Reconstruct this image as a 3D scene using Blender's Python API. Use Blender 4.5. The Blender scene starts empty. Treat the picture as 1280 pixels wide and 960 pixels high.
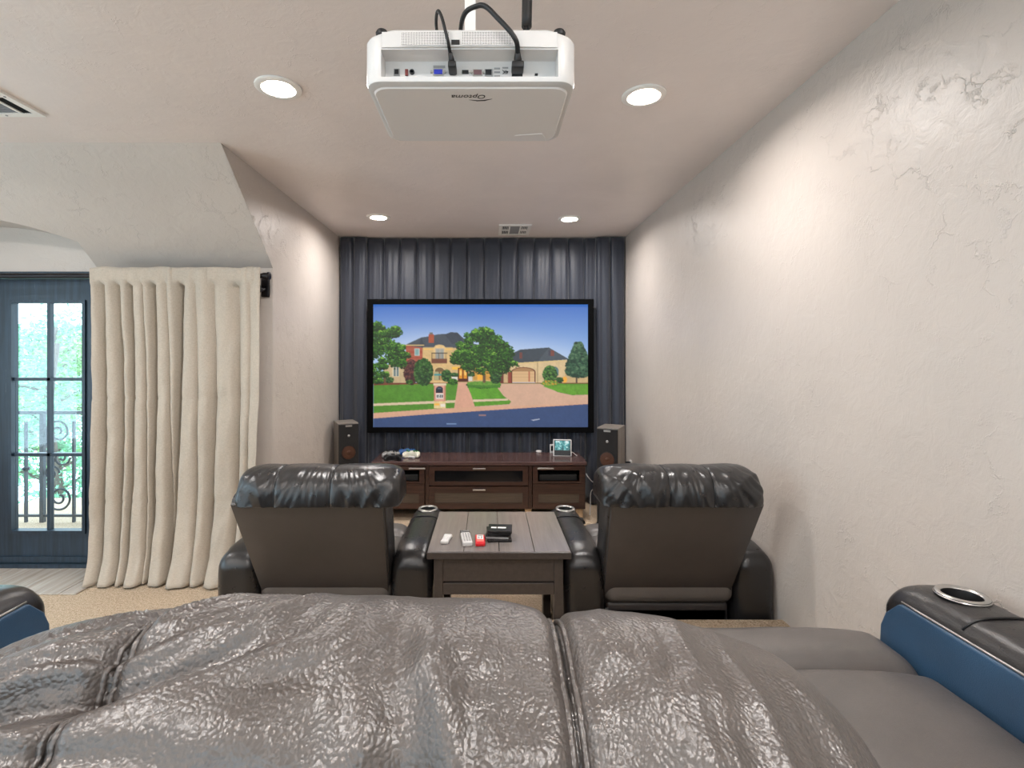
import bpy, math, random
import numpy as np
from mathutils import Vector, Matrix, noise

S = bpy.context.scene
C = S.collection
PI = math.pi
random.seed(7)

# ------------------------------------------------------------------ camera
cam_d = bpy.data.cameras.new('camera')
cam_d.sensor_width = 36.0
cam_d.lens = 18.0
cam_d.shift_x = 30 / 1280
cam_d.shift_y = -36 / 1280
cam_d.clip_start = 0.02
cam = bpy.data.objects.new('camera', cam_d)
cam.location = (0, 0, 1.5)
cam.rotation_euler = (PI / 2, 0, 0)
C.objects.link(cam)
S.camera = cam

# ------------------------------------------------------------------ sky and exposure
w = bpy.data.worlds.new('sky')
S.world = w
w.use_nodes = True
bgn = w.node_tree.nodes['Background']
bgn.inputs[0].default_value = (0.62, 0.85, 1.0, 1)
bgn.inputs[1].default_value = 5.8

S.view_settings.view_transform = 'Standard'
S.view_settings.look = 'None'
S.view_settings.gamma = 1
S.view_settings.use_curve_mapping = False
S.view_settings.exposure = -0.08
CAN_POWER = 18.0
SCREEN_GAIN = 0.92


# ------------------------------------------------------------------ helpers
def lin(c):
    out = []
    for v in c[:3]:
        v = v / 255.0
        out.append(v / 12.92 if v <= 0.04045 else ((v + 0.055) / 1.055) ** 2.4)
    return (*out, 1.0)


class NT:
    """tiny node-tree writer"""
    def __init__(self, name):
        self.m = bpy.data.materials.new(name)
        self.m.use_nodes = True
        self.t = self.m.node_tree
        self.b = self.t.nodes['Principled BSDF']
        self.out = self.t.nodes['Material Output']

    def n(self, typ, **kw):
        nd = self.t.nodes.new(typ)
        for k, v in kw.items():
            if k.startswith('i_'):
                key = k[2:]
                nd.inputs[int(key) if key.isdigit() else key.replace('_', ' ')].default_value = v
            else:
                setattr(nd, k, v)
        return nd

    def l(self, a, b):
        self.t.links.new(a, b)

    def set(self, **kw):
        for k, v in kw.items():
            self.b.inputs[k.replace('_', ' ')].default_value = v

    def coord(self, scale=(1, 1, 1), kind='Object'):
        tc = self.n('ShaderNodeTexCoord')
        mp = self.n('ShaderNodeMapping')
        mp.inputs['Scale'].default_value = scale
        self.l(tc.outputs[kind], mp.inputs[0])
        return mp.outputs[0]

    def noise(self, vec, scale, detail=4, rough=0.55, dist=0.0):
        nd = self.n('ShaderNodeTexNoise')
        nd.inputs['Scale'].default_value = scale
        nd.inputs['Detail'].default_value = detail
        nd.inputs['Roughness'].default_value = rough
        nd.inputs['Distortion'].default_value = dist
        if vec is not None:
            self.l(vec, nd.inputs['Vector'])
        return nd.outputs[0]

    def ramp(self, fac, stops):
        r = self.n('ShaderNodeValToRGB')
        el = r.color_ramp.elements
        while len(el) < len(stops):
            el.new(0.5)
        for e, (p, c) in zip(el, stops):
            e.position = p
            e.color = c if len(c) == 4 else (*c, 1)
        self.l(fac, r.inputs[0])
        return r.outputs[0]

    def math(self, op, a, b=None, clamp=False):
        nd = self.n('ShaderNodeMath', operation=op, use_clamp=clamp)
        for i, v in enumerate((a, b)):
            if v is None:
                continue
            if isinstance(v, (int, float)):
                nd.inputs[i].default_value = v
            else:
                self.l(v, nd.inputs[i])
        return nd.outputs[0]

    def bump(self, h, strength, dist=0.01, chain=None):
        nd = self.n('ShaderNodeBump')
        nd.inputs['Strength'].default_value = strength
        nd.inputs['Distance'].default_value = dist
        self.l(h, nd.inputs['Height'])
        if chain is not None:
            self.l(chain, nd.inputs['Normal'])
        return nd.outputs[0]


def plain(name, col, rough=0.5, metal=0.0, spec=0.5, var=0.0, vscale=20, bump=0.0, bscale=200, coat=0.0):
    t = NT(name)
    c = lin(col)
    t.set(Base_Color=c, Roughness=rough, Metallic=metal)
    t.b.inputs['Specular IOR Level'].default_value = spec
    if coat:
        t.b.inputs['Coat Weight'].default_value = coat
        t.b.inputs['Coat Roughness'].default_value = 0.12
    v = t.coord()
    if var:
        nz = t.noise(v, vscale, 4)
        lo = tuple(x * (1 - var) for x in c[:3])
        hi = tuple(min(1, x * (1 + var)) for x in c[:3])
        t.l(t.ramp(nz, [(0.3, lo), (0.7, hi)]), t.b.inputs['Base Color'])
    if bump:
        t.l(t.bump(t.noise(v, bscale, 3), bump, 0.004), t.b.inputs['Normal'])
    return t.m


def emit(name, col, strength):
    t = NT(name)
    t.set(Base_Color=lin(col), Roughness=0.4)
    t.b.inputs['Emission Color'].default_value = lin(col)
    t.b.inputs['Emission Strength'].default_value = strength
    return t.m


def plaster(name, col, strength=0.5):
    t = NT(name)
    c = lin(col)
    t.set(Roughness=0.42)
    t.b.inputs['Specular IOR Level'].default_value = 0.45
    v = t.coord()
    # broad trowel passes, then the sharp ragged ridges a knife leaves behind
    big = t.noise(v, 2.2, 5, 0.6, 0.6)
    # ragged thin ridges: borders of warped cells, broken up by two masks
    warp = t.n('ShaderNodeTexNoise')
    warp.inputs['Scale'].default_value = 6.0
    warp.inputs['Detail'].default_value = 6
    warp.inputs['Roughness'].default_value = 0.65
    t.l(v, warp.inputs['Vector'])
    wv = t.n('ShaderNodeMixRGB', blend_type='ADD')
    wv.inputs[0].default_value = 0.32
    t.l(v, wv.inputs[1]); t.l(warp.outputs[1], wv.inputs[2])
    vo = t.n('ShaderNodeTexVoronoi', feature='DISTANCE_TO_EDGE')
    vo.inputs['Scale'].default_value = 6.5
    t.l(wv.outputs[0], vo.inputs['Vector'])
    ridge = t.math('SUBTRACT', 1.0, t.math('MULTIPLY', vo.outputs[0], 26.0, True), True)
    mask = t.ramp(t.noise(v, 1.7, 3, 0.5), [(0.34, (0, 0, 0)), (0.54, (1, 1, 1))])
    mask2 = t.ramp(t.noise(v, 8.0, 3, 0.5), [(0.45, (0, 0, 0)), (0.60, (1, 1, 1))])
    ridge = t.math('MULTIPLY', t.math('MULTIPLY', ridge, mask), mask2)
    n2 = t.noise(v, 14, 5, 0.6, 0.8)
    fine = t.noise(v, 130, 3, 0.6)
    h = t.math('ADD', t.math('MULTIPLY', ridge, 0.22), t.math('MULTIPLY', n2, 0.55))
    h = t.math('ADD', h, t.math('MULTIPLY', big, 0.8))
    h = t.math('ADD', h, t.math('MULTIPLY', fine, 0.07))
    t.l(t.bump(h, strength, 0.006), t.b.inputs['Normal'])
    t.l(t.ramp(big, [(0.3, tuple(x * 0.97 for x in c[:3])), (0.7, tuple(min(1, x * 1.03) for x in c[:3]))]),
        t.b.inputs['Base Color'])
    return t.m


def leather(name, col, rough=0.38, grain=1.0, scale=260, strength=0.5, spec=0.55, crease=0.0):
    t = NT(name)
    c = lin(col)
    t.set(Roughness=rough)
    t.b.inputs['Specular IOR Level'].default_value = spec
    v = t.coord()
    dv = t.n('ShaderNodeMixRGB', blend_type='ADD')
    dv.inputs[0].default_value = 0.006
    nz = t.n('ShaderNodeTexNoise')
    nz.inputs['Scale'].default_value = 60
    t.l(v, nz.inputs['Vector'])
    t.l(v, dv.inputs[1]); t.l(nz.outputs[1], dv.inputs[2])
    vo = t.n('ShaderNodeTexVoronoi', feature='SMOOTH_F1')
    vo.inputs['Scale'].default_value = scale
    vo.inputs['Smoothness'].default_value = 0.45
    t.l(dv.outputs[0], vo.inputs['Vector'])
    cells = t.math('SUBTRACT', 1.0, vo.outputs[0])
    f = t.noise(v, 420, 3, 0.6)
    h = t.math('ADD', t.math('MULTIPLY', cells, 0.8), t.math('MULTIPLY', f, 0.35))
    nb = t.bump(h, strength * grain, 0.0018)
    if crease:
        n1 = t.noise(v, 9, 3, 0.5, 0.3)
        nb = t.bump(n1, crease, 0.02, nb)
    t.l(nb, t.b.inputs['Normal'])
    bg = t.noise(v, 5, 4)
    t.l(t.ramp(bg, [(0.3, tuple(x * 0.85 for x in c[:3])), (0.72, tuple(x * 1.2 for x in c[:3]))]), t.b.inputs['Base Color'])
    rr = t.math('ADD', t.math('MULTIPLY', t.noise(v, 22, 4), 0.16), rough - 0.08)
    t.l(rr, t.b.inputs['Roughness'])
    return t.m


def wood(name, dark, light, rough=0.3, axis=0, scale=1.0, bump=0.12, spec=0.5, wear=None):
    t = NT(name)
    sc = [28 * scale] * 3
    sc[axis] = 1.6 * scale
    v = t.coord(tuple(sc))
    g = t.noise(v, 1.6, 6, 0.65, 0.4)
    col = t.ramp(g, [(0.3, lin(dark)), (0.72, lin(light))])
    if wear:
        v2 = t.coord(tuple(x * 0.8 for x in sc))
        wm = t.ramp(t.noise(v2, 2.3, 6, 0.7), [(0.69, (0, 0, 0)), (0.74, (1, 1, 1))])
        mx = t.n('ShaderNodeMixRGB')
        t.l(wm, mx.inputs[0]); t.l(col, mx.inputs[1])
        mx.inputs[2].default_value = lin(wear)
        col = mx.outputs[0]
    t.l(col, t.b.inputs['Base Color'])
    t.set(Roughness=rough)
    t.b.inputs['Specular IOR Level'].default_value = spec
    t.l(t.bump(g, bump, 0.003), t.b.inputs['Normal'])
    return t.m


def cloth(name, col, rough=0.85, scale=900, var=0.12, sheen=0.2, spec=0.2, strength=0.3):
    t = NT(name)
    c = lin(col)
    t.set(Roughness=rough)
    t.b.inputs['Specular IOR Level'].default_value = spec
    t.b.inputs['Sheen Weight'].default_value = sheen
    va = t.coord((1, 1, 0.15)); vb = t.coord((0.15, 0.15, 1))
    a = t.noise(va, scale, 2); b = t.noise(vb, scale, 2)
    h = t.math('ADD', a, b)
    col_ = t.ramp(t.math('MULTIPLY', h, 0.5), [(0.35, tuple(x * (1 - var) for x in c[:3])), (0.65, tuple(min(1, x * (1 + var)) for x in c[:3]))])
    t.l(col_, t.b.inputs['Base Color'])
    t.l(t.bump(h, strength, 0.001), t.b.inputs['Normal'])
    return t.m


def carpet_mat():
    t = NT('beige_carpet')
    v = t.coord()
    a = t.noise(v, 190, 3, 0.7)
    b = t.noise(v, 70, 3, 0.6)
    big = t.noise(v, 2.5, 4)
    h = t.math('ADD', t.math('MULTIPLY', a, 0.7), t.math('MULTIPLY', b, 0.3))
    col = t.ramp(h, [(0.36, lin((140, 116, 92))), (0.5, lin((204, 181, 154))), (0.62, lin((234, 216, 194)))])
    mx = t.n('ShaderNodeMixRGB', blend_type='MULTIPLY')
    mx.inputs[0].default_value = 0.25
    t.l(col, mx.inputs[1]); t.l(t.ramp(big, [(0.3, (0.7, 0.7, 0.7)), (0.7, (1, 1, 1))]), mx.inputs[2])
    t.l(mx.outputs[0], t.b.inputs['Base Color'])
    t.set(Roughness=0.95)
    t.b.inputs['Specular IOR Level'].default_value = 0.1
    t.l(t.bump(h, 0.9, 0.01), t.b.inputs['Normal'])
    return t.m


def pane_mat(name, tint=(1, 1, 1), gloss=0.06):
    t = NT(name)
    t.t.nodes.remove(t.b)
    tr = t.n('ShaderNodeBsdfTransparent'); tr.inputs[0].default_value = (*tint, 1)
    gl = t.n('ShaderNodeBsdfGlossy'); gl.inputs['Roughness'].default_value = 0.02
    mx = t.n('ShaderNodeMixShader'); mx.inputs[0].default_value = gloss
    t.l(tr.outputs[0], mx.inputs[1]); t.l(gl.outputs[0], mx.inputs[2])
    t.l(mx.outputs[0], t.out.inputs['Surface'])
    return t.m


class MB:
    """collects shapes, links them as ONE mesh object"""
    def __init__(self):
        self.v = []; self.f = []

    def add(self, vs, fs):
        o = len(self.v)
        self.v += [tuple(p) for p in vs]
        self.f += [tuple(i + o for i in f) for f in fs]
        return self

    def box(self, x0, x1, y0, y1, z0, z1):
        vs = [(x, y, z) for z in (z0, z1) for y in (y0, y1) for x in (x0, x1)]
        return self.add(vs, [(0, 2, 3, 1), (4, 5, 7, 6), (0, 1, 5, 4), (1, 3, 7, 5), (3, 2, 6, 7), (2, 0, 4, 6)])

    def rbox(self, x0, x1, y0, y1, z0, z1, r, k=3, m=(1, 1, 1), bottom=True, fn=None):
        c = Vector(((x0 + x1) / 2, (y0 + y1) / 2, (z0 + z1) / 2))
        h = Vector((abs(x1 - x0) / 2, abs(y1 - y0) / 2, abs(z1 - z0) / 2))
        r = min(r, h.x * .999, h.y * .999, h.z * .999)

        def co(hh, mm):
            a = [-hh + r * i / k for i in range(k)]
            mid = [-(hh - r) + 2 * (hh - r) * i / mm for i in range(mm + 1)]
            return a + mid + [-q for q in reversed(a)]
        cs = [co(h[i], m[i]) for i in range(3)]
        vid = {}; vs = []; fs = []

        def vert(p):
            key = (round(p[0], 6), round(p[1], 6), round(p[2], 6))
            if key in vid:
                return vid[key]
            p = Vector(p)
            lo = -h.z if not bottom else -h.z + r
            q = Vector((max(-h.x + r, min(h.x - r, p.x)), max(-h.y + r, min(h.y - r, p.y)), max(lo, min(h.z - r, p.z))))
            d = p - q
            if d.length > 1e-9:
                p = q + d.normalized() * (max(abs(d.x), abs(d.y)) if not bottom and abs(p.z + h.z) < 1e-9 else r)
            p = p + c
            if fn:
                p = fn(p)
            vid[key] = len(vs); vs.append(tuple(p))
            return vid[key]
        for ax in range(3):
            a1, a2 = (ax + 1) % 3, (ax + 2) % 3
            for sgn in (-1, 1):
                for i in range(len(cs[a1]) - 1):
                    for j in range(len(cs[a2]) - 1):
                        q = []
                        for (ii, jj) in ((i, j), (i + 1, j), (i + 1, j + 1), (i, j + 1)):
                            p = [0, 0, 0]
                            p[ax] = sgn * h[ax]; p[a1] = cs[a1][ii]; p[a2] = cs[a2][jj]
                            q.append(vert(p))
                        if len(set(q)) < 3:
                            continue
                        fs.append(tuple(q) if sgn > 0 else tuple(reversed(q)))
        return self.add(vs, fs)

    def tube(self, pts, r, seg=8, closed=False, cap=True):
        P = [Vector(p) for p in pts]
        n = len(P)
        rs = r if isinstance(r, (list, tuple)) else [r] * n
        T = []
        for i in range(n):
            a = P[(i - 1) % n] if closed or i > 0 else P[i]
            b = P[(i + 1) % n] if closed or i < n - 1 else P[i]
            T.append((b - a).normalized())
        up = Vector((0, 0, 1)) if abs(T[0].z) < 0.9 else Vector((1, 0, 0))
        N = (up - T[0] * up.dot(T[0])).normalized()
        vs = []; fs = []
        for i in range(n):
            N = (N - T[i] * N.dot(T[i]))
            if N.length < 1e-6:
                N = T[i].orthogonal()
            N.normalize()
            B = T[i].cross(N)
            for j in range(seg):
                a = 2 * PI * j / seg
                vs.append(P[i] + (N * math.cos(a) + B * math.sin(a)) * rs[i])
        for i in range(n if closed else n - 1):
            for j in range(seg):
                a = i * seg + j; b = i * seg + (j + 1) % seg
                c = ((i + 1) % n) * seg + (j + 1) % seg; d = ((i + 1) % n) * seg + j
                fs.append((a, b, c, d))
        if cap and not closed:
            fs.append(tuple(reversed(range(seg))))
            fs.append(tuple((n - 1) * seg + j for j in range(seg)))
        return self.add(vs, fs)

    def lathe(self, prof, c=(0, 0, 0), seg=24, axis='z', cap=True):
        vs = []; fs = []
        for (r, z) in prof:
            for j in range(seg):
                a = 2 * PI * j / seg
                if axis == 'z':
                    vs.append((c[0] + r * math.cos(a), c[1] + r * math.sin(a), c[2] + z))
                elif axis == 'y':
                    vs.append((c[0] + r * math.cos(a), c[1] - z, c[2] + r * math.sin(a)))
                else:
                    vs.append((c[0] + z, c[1] + r * math.cos(a), c[2] + r * math.sin(a)))
        for i in range(len(prof) - 1):
            for j in range(seg):
                a = i * seg + j; b = i * seg + (j + 1) % seg
                fs.append((a, b, b + seg, a + seg))
        if cap and prof[0][0] > 1e-6:
            fs.append(tuple(reversed(range(seg))))
        if cap and prof[-1][0] > 1e-6:
            fs.append(tuple((len(prof) - 1) * seg + j for j in range(seg)))
        return self.add(vs, fs)

    def prism(self, poly, z0, z1, fn=None):
        n = len(poly)
        fn = fn or (lambda x, y, z: (x, y, z))
        vs = [fn(x, y, z0) for x, y in poly] + [fn(x, y, z1) for x, y in poly]
        fs = [tuple(reversed(range(n))), tuple(range(n, 2 * n))]
        fs += [(i, (i + 1) % n, n + (i + 1) % n, n + i) for i in range(n)]
        return self.add(vs, fs)

    def grid(self, P, closed_j=False):
        """P: rows of points"""
        nr, nc = len(P), len(P[0])
        vs = [p for row in P for p in row]
        fs = []
        for i in range(nr - 1):
            for j in range(nc if closed_j else nc - 1):
                fs.append((i * nc + j, i * nc + (j + 1) % nc, (i + 1) * nc + (j + 1) % nc, (i + 1) * nc + j))
        return self.add(vs, fs)

    def xf(self, mtx):
        self.v = [tuple(mtx @ Vector(p)) for p in self.v]
        return self

    def build(self, name, m, parent=None, smooth=False, angle=None):
        me = bpy.data.meshes.new(name)
        me.from_pydata(self.v, [], self.f)
        me.validate()
        me.update()
        import bmesh
        bm = bmesh.new(); bm.from_mesh(me)
        bmesh.ops.recalc_face_normals(bm, faces=bm.faces)
        bm.to_mesh(me); bm.free()
        if m:
            me.materials.append(m)
        if smooth:
            me.polygons.foreach_set('use_smooth', [True] * len(me.polygons))
            if angle:
                try:
                    me.set_sharp_from_angle(angle=math.radians(angle))
                except Exception:
                    pass
        o = bpy.data.objects.new(name, me)
        C.objects.link(o)
        if parent:
            o.parent = parent
        return o


def tag(o, label=None, cat=None, group=None, kind=None):
    if label: o['label'] = label
    if cat: o['category'] = cat
    if group: o['group'] = group
    if kind: o['kind'] = kind
    return o


def thing(name, label, cat, loc=(0, 0, 0), rz=0.0, group=None):
    o = bpy.data.objects.new(name, None)
    o.empty_display_size = 0.05
    C.objects.link(o)
    o.location = loc; o.rotation_euler = (0, 0, rz)
    return tag(o, label, cat, group)


def struct(o):
    o['kind'] = 'structure'
    return o


def cut(obj, cutter):
    """boolean difference baked into obj's mesh"""
    md = obj.modifiers.new('cut', 'BOOLEAN')
    md.operation = 'DIFFERENCE'; md.solver = 'EXACT'; md.object = cutter
    bpy.context.view_layer.update()
    dg = bpy.context.evaluated_depsgraph_get()
    me = bpy.data.meshes.new_from_object(obj.evaluated_get(dg))
    obj.modifiers.clear()
    old = obj.data
    obj.data = me
    me.name = old.name
    bpy.data.meshes.remove(old)
    cm = cutter.data
    bpy.data.objects.remove(cutter)
    bpy.data.meshes.remove(cm)


def dup(root, loc, rz=None, label=None, group=None):
    r = root.copy(); C.objects.link(r); r.location = loc
    if rz is not None: r.rotation_euler = (0, 0, rz)
    if label: r['label'] = label
    if group: r['group'] = group
    for ch in list(root.children):
        c = ch.copy(); C.objects.link(c); c.parent = r
        for g in list(ch.children):
            d = g.copy(); C.objects.link(d); d.parent = c
    return r


def text_mesh(name, body, size, m, parent, mtx, shear=0.0, extrude=0.0006, align='CENTER'):
    cu = bpy.data.curves.new(name, 'FONT')
    cu.body = body; cu.size = size; cu.align_x = align; cu.align_y = 'CENTER'
    cu.extrude = extrude; cu.shear = shear
    o = bpy.data.objects.new(name, cu)
    C.objects.link(o)
    bpy.context.view_layer.update()
    dg = bpy.context.evaluated_depsgraph_get()
    me = bpy.data.meshes.new_from_object(o.evaluated_get(dg))
    bpy.data.objects.remove(o); bpy.data.curves.remove(cu)
    me.transform(mtx)
    me.materials.clear(); me.materials.append(m)
    o = bpy.data.objects.new(name, me); C.objects.link(o)
    if parent: o.parent = parent
    return o


def smooth_path(pts, n=8):
    """Catmull-Rom"""
    P = [Vector(p) for p in pts]
    out = []
    for i in range(len(P) - 1):
        p0 = P[max(0, i - 1)]; p1 = P[i]; p2 = P[i + 1]; p3 = P[min(len(P) - 1, i + 2)]
        for k in range(n):
            t = k / n
            out.append(0.5 * ((2 * p1) + (p2 - p0) * t + (2 * p0 - 5 * p1 + 4 * p2 - p3) * t * t + (3 * p1 - p0 - 3 * p2 + p3) * t ** 3))
    out.append(P[-1])
    return out


# ------------------------------------------------------------------ materials
M = {}
M['wall'] = plaster('wall_plaster', (200, 191, 183), 1.1)
M['ceiling'] = plaster('ceiling_plaster', (236, 226, 221), 0.6)
M['carpet'] = carpet_mat()
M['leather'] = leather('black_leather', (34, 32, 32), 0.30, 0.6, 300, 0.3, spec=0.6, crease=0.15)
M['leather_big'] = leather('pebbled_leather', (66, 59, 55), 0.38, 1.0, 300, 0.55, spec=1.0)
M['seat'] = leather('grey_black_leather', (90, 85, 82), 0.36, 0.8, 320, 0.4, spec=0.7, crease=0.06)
M['vinyl'] = leather('smooth_vinyl', (54, 49, 48), 0.40, 0.4, 500, 0.2, spec=0.8)
M['vinyl_blue_reflection'] = leather('dark_vinyl_blue_reflection', (40, 72, 100), 0.38, 0.8, 420, 0.4, spec=0.8)  # blue window reflection put into the colour of the dark vinyl
M['dark'] = plain('matte_black', (14, 14, 15), 0.6)
M['black'] = plain('satin_black', (20, 20, 22), 0.35)
M['rubber'] = plain('black_rubber', (22, 22, 23), 0.5)
M['chrome'] = plain('brushed_metal', (205, 202, 198), 0.28, 1.0)
M['ring'] = plain('silver_ring', (190, 188, 184), 0.3, 0.9)
M['espresso'] = wood('espresso_wood', (40, 26, 21), (76, 51, 42), 0.28, 0, 1.0, 0.1)
M['espresso_top'] = wood('espresso_top', (62, 44, 42), (104, 78, 74), 0.22, 0, 1.0, 0.25, 0.6, wear=(120, 95, 88))
M['espresso_panel'] = wood('smoked_panel', (66, 55, 46), (92, 80, 68), 0.35, 0, 2.0, 0.2)
M['table'] = wood('dark_brown_table', (58, 51, 48), (72, 64, 60), 0.36, 1, 1.0, 0.08)
M['table_top'] = wood('brown_planks_reflection', (114, 107, 103), (130, 122, 118), 0.2, 1, 1.0, 0.1, 0.65)  # ceiling reflection painted in: top paler than the dark brown legs
M['drape'] = cloth('navy_black_drape', (46, 51, 64), 0.46, 500, 0.1, 0.4, 0.5, 0.15)
M['linen'] = cloth('oatmeal_linen', (184, 173, 159), 0.9, 420, 0.12, 0.1, 0.15, 0.3)
M['velvet'] = plain('black_velvet', (9, 9, 10), 0.9, spec=0.1)
M['white'] = plain('white_plastic', (214, 212, 210), 0.3, var=0.02)
M['white_gloss'] = plain('white_gloss_plastic', (242, 240, 239), 0.14)
M['white_matte'] = plain('white_enamel', (244, 241, 236), 0.45)
M['grey'] = plain('grey_plastic', (150, 150, 150), 0.4)
M['duct'] = plain('dark_duct', (28, 28, 30), 0.7)
M['damper'] = plain('vent_damper', (150, 150, 152), 0.5)
M['door'] = wood('blue_black_door', (22, 34, 46), (44, 62, 78), 0.38, 2, 1.0, 0.12, 0.5, wear=(104, 112, 116))
M['iron'] = plain('painted_iron', (40, 56, 66), 0.5)
M['bronze'] = plain('dark_bronze', (28, 22, 24), 0.35, 0.5)
M['tile'] = wood('grey_wood_tile', (160, 146, 132), (206, 196, 184), 0.22, 1, 0.8, 0.1)
M['glass'] = pane_mat('door_glass')
M['leaf_a'] = plain('leaf_green', (120, 170, 100), 0.5, var=0.35, vscale=6)
M['leaf_b'] = plain('leaf_teal', (120, 176, 140), 0.5, var=0.35, vscale=6)
M['bark'] = plain('bark', (92, 84, 76), 0.9, var=0.3)
M['stone'] = plain('balcony_stone', (170, 165, 158), 0.8, var=0.1)
M['lens'] = emit('lamp_lens', (255, 246, 236), 9.0)
M['copper'] = plain('copper_cone', (84, 54, 40), 0.45, 0.4)
M['speaker_side'] = wood('speaker_vinyl', (112, 105, 98), (142, 134, 126), 0.4, 2, 1.0, 0.08)
M['grille'] = plain('speaker_grille', (24, 22, 22), 0.8, bump=0.3, bscale=600)
M['silver'] = plain('silver_plastic', (176, 174, 172), 0.35, 0.3)
M['cblue'] = plain('blue_plastic', (58, 98, 158), 0.35)
M['cwhite'] = plain('ivory_plastic', (226, 224, 208), 0.35)
M['green'] = plain('green_button', (40, 110, 60), 0.4)
M['red'] = plain('red_plastic', (205, 28, 38), 0.3)
M['pink'] = plain('pale_red_plastic', (225, 120, 110), 0.3)
M['cream'] = plain('ivory_cord', (214, 204, 184), 0.5)
M['pine'] = wood('pale_pine', (186, 150, 112), (222, 192, 154), 0.5, 2)
M['port_blue'] = plain('port_blue', (42, 58, 190), 0.4)
M['brick_red'] = plain('port_red', (120, 50, 46), 0.4)
M['ink'] = plain('black_ink', (20, 20, 22), 0.5)
M['disc_case'] = plain('disc_case', (34, 30, 31), 0.25, var=0.2, vscale=60)
M['paper'] = plain('white_paper', (236, 234, 230), 0.6)
M['warm_floor'] = plain('light_cable', (206, 186, 160), 0.6)

# ------------------------------------------------------------------ room shell
XR, XL = 1.392, -1.51
YB, YD, YS = 5.26, 3.59, 2.89          # back wall, door wall, start of slope
ZC, ZD = 2.70, 2.11
XO, YO = -4.6, -2.6                    # far left wall, wall behind the camera
T = 0.12

fm = MB()
fm.box(XO - T, XR + T, YO - T, YB + T, -0.1, 0.0)
floor = struct(fm.build('floor', M['carpet']))

# raised carpeted platform of the rear row
rm = MB()
rm.prism([(XO, YO), (XR, YO), (XR, 2.42), (-1.42, 2.42), (-1.42, 1.78), (XO, 1.78)], 0.0, 0.25)
riser = struct(rm.build('riser', M['carpet']))

struct(MB().box(XR, XR + T, YO - T, YB + T, 0, ZC).build('wall_right', M['wall']))
struct(MB().box(XL - T, XR + T, YB, YB + T, 0, ZC).build('wall_back', M['wall']))
# left wall of the screen bay, with the raking edge where the sloped ceiling meets it
wl = MB()
wl.prism([(YD + .004, 0), (YB, 0), (YB, ZC), (YS + .006, ZC), (YD + .004, ZD + .002)], XL - T, XL, fn=lambda a, b, c: (c, a, b))
struct(wl.build('wall_left', M['wall']))
struct(MB().box(XO - T, XR + T, YO - T, YB + T, ZC, ZC + 0.1).build('ceiling', M['ceiling']))

# sloped ceiling with an arched dormer cut over the door
DC, DW = -3.48, 0.743                  # dormer centre, half width


def arch(x):
    return 2.398 - 0.256 * (x - DC) ** 2


xs = [XO, DC - DW - 1e-4] + [DC - DW + 2 * DW * i / 24 for i in range(25)] + [DC + DW + 1e-4, -2.4, -2.0, XL]
SL = (ZC - ZD) / (YD - YS)
sm = MB(); top = []; low = []
for i, x in enumerate(xs):
    inside = DC - DW - 1e-6 <= x <= DC + DW + 1e-6
    te = (ZC - arch(x)) / (ZC - ZD) if inside else 1.0
    top.append((x, YS, ZC))
    low.append((x, YS + te * (YD - YS), ZC - te * (ZC - ZD)))
sm.grid([top, low])
soff = [p for p in low if DC - DW - 1e-6 <= p[0] <= DC + DW + 1e-6]
sm.grid([soff, [(p[0], YD + 0.02, p[2]) for p in soff]])
for p in (soff[0], soff[-1]):
    sm.add([p, (p[0], YD, ZD), (p[0], YD + 0.02, ZD), (p[0], YD + 0.02, p[2])], [(0, 1, 2, 3)])
struct(sm.build('ceiling_slope', M['wall'], smooth=True, angle=25))

# door wall with its opening
DX0, DX1, DZ = DC - 0.745, DC + 0.745, 2.085
wd = MB()
wd.box(XO - T, DX0, YD, YD + T, 0, 2.45)
wd.box(DX1, XL - .003, YD, YD + T, 0, 2.45)
wd.box(DX0, DX1, YD, YD + T, DZ, 2.45)
struct(wd.build('wall_door_side', M['wall']))
# far left wall and rear wall, unseen; windows multiplied and enlarged for extra daylight
def window_wall(name, u0, u1, wins, put):
    """wall panel in (u, z) with rectangular openings; put(u, d, z) gives the world point"""
    mb = MB()
    us = [u0] + [q for wdw in wins for q in wdw[:2]] + [u1]
    for i in range(0, len(us), 2):
        vs = [put(u, d, z) for z in (0, ZC) for d in (0, T) for u in (us[i], us[i + 1])]
        mb.add(vs, [(0, 2, 3, 1), (4, 5, 7, 6), (0, 1, 5, 4), (1, 3, 7, 5), (3, 2, 6, 7), (2, 0, 4, 6)])
    for (a, b, z0, z1) in wins:
        for (za, zb) in ((0, z0), (z1, ZC)):
            vs = [put(u, d, z) for z in (za, zb) for d in (0, T) for u in (a, b)]
            mb.add(vs, [(0, 2, 3, 1), (4, 5, 7, 6), (0, 1, 5, 4), (1, 3, 7, 5), (3, 2, 6, 7), (2, 0, 4, 6)])
    struct(mb.build(name, M['wall']))


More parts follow.
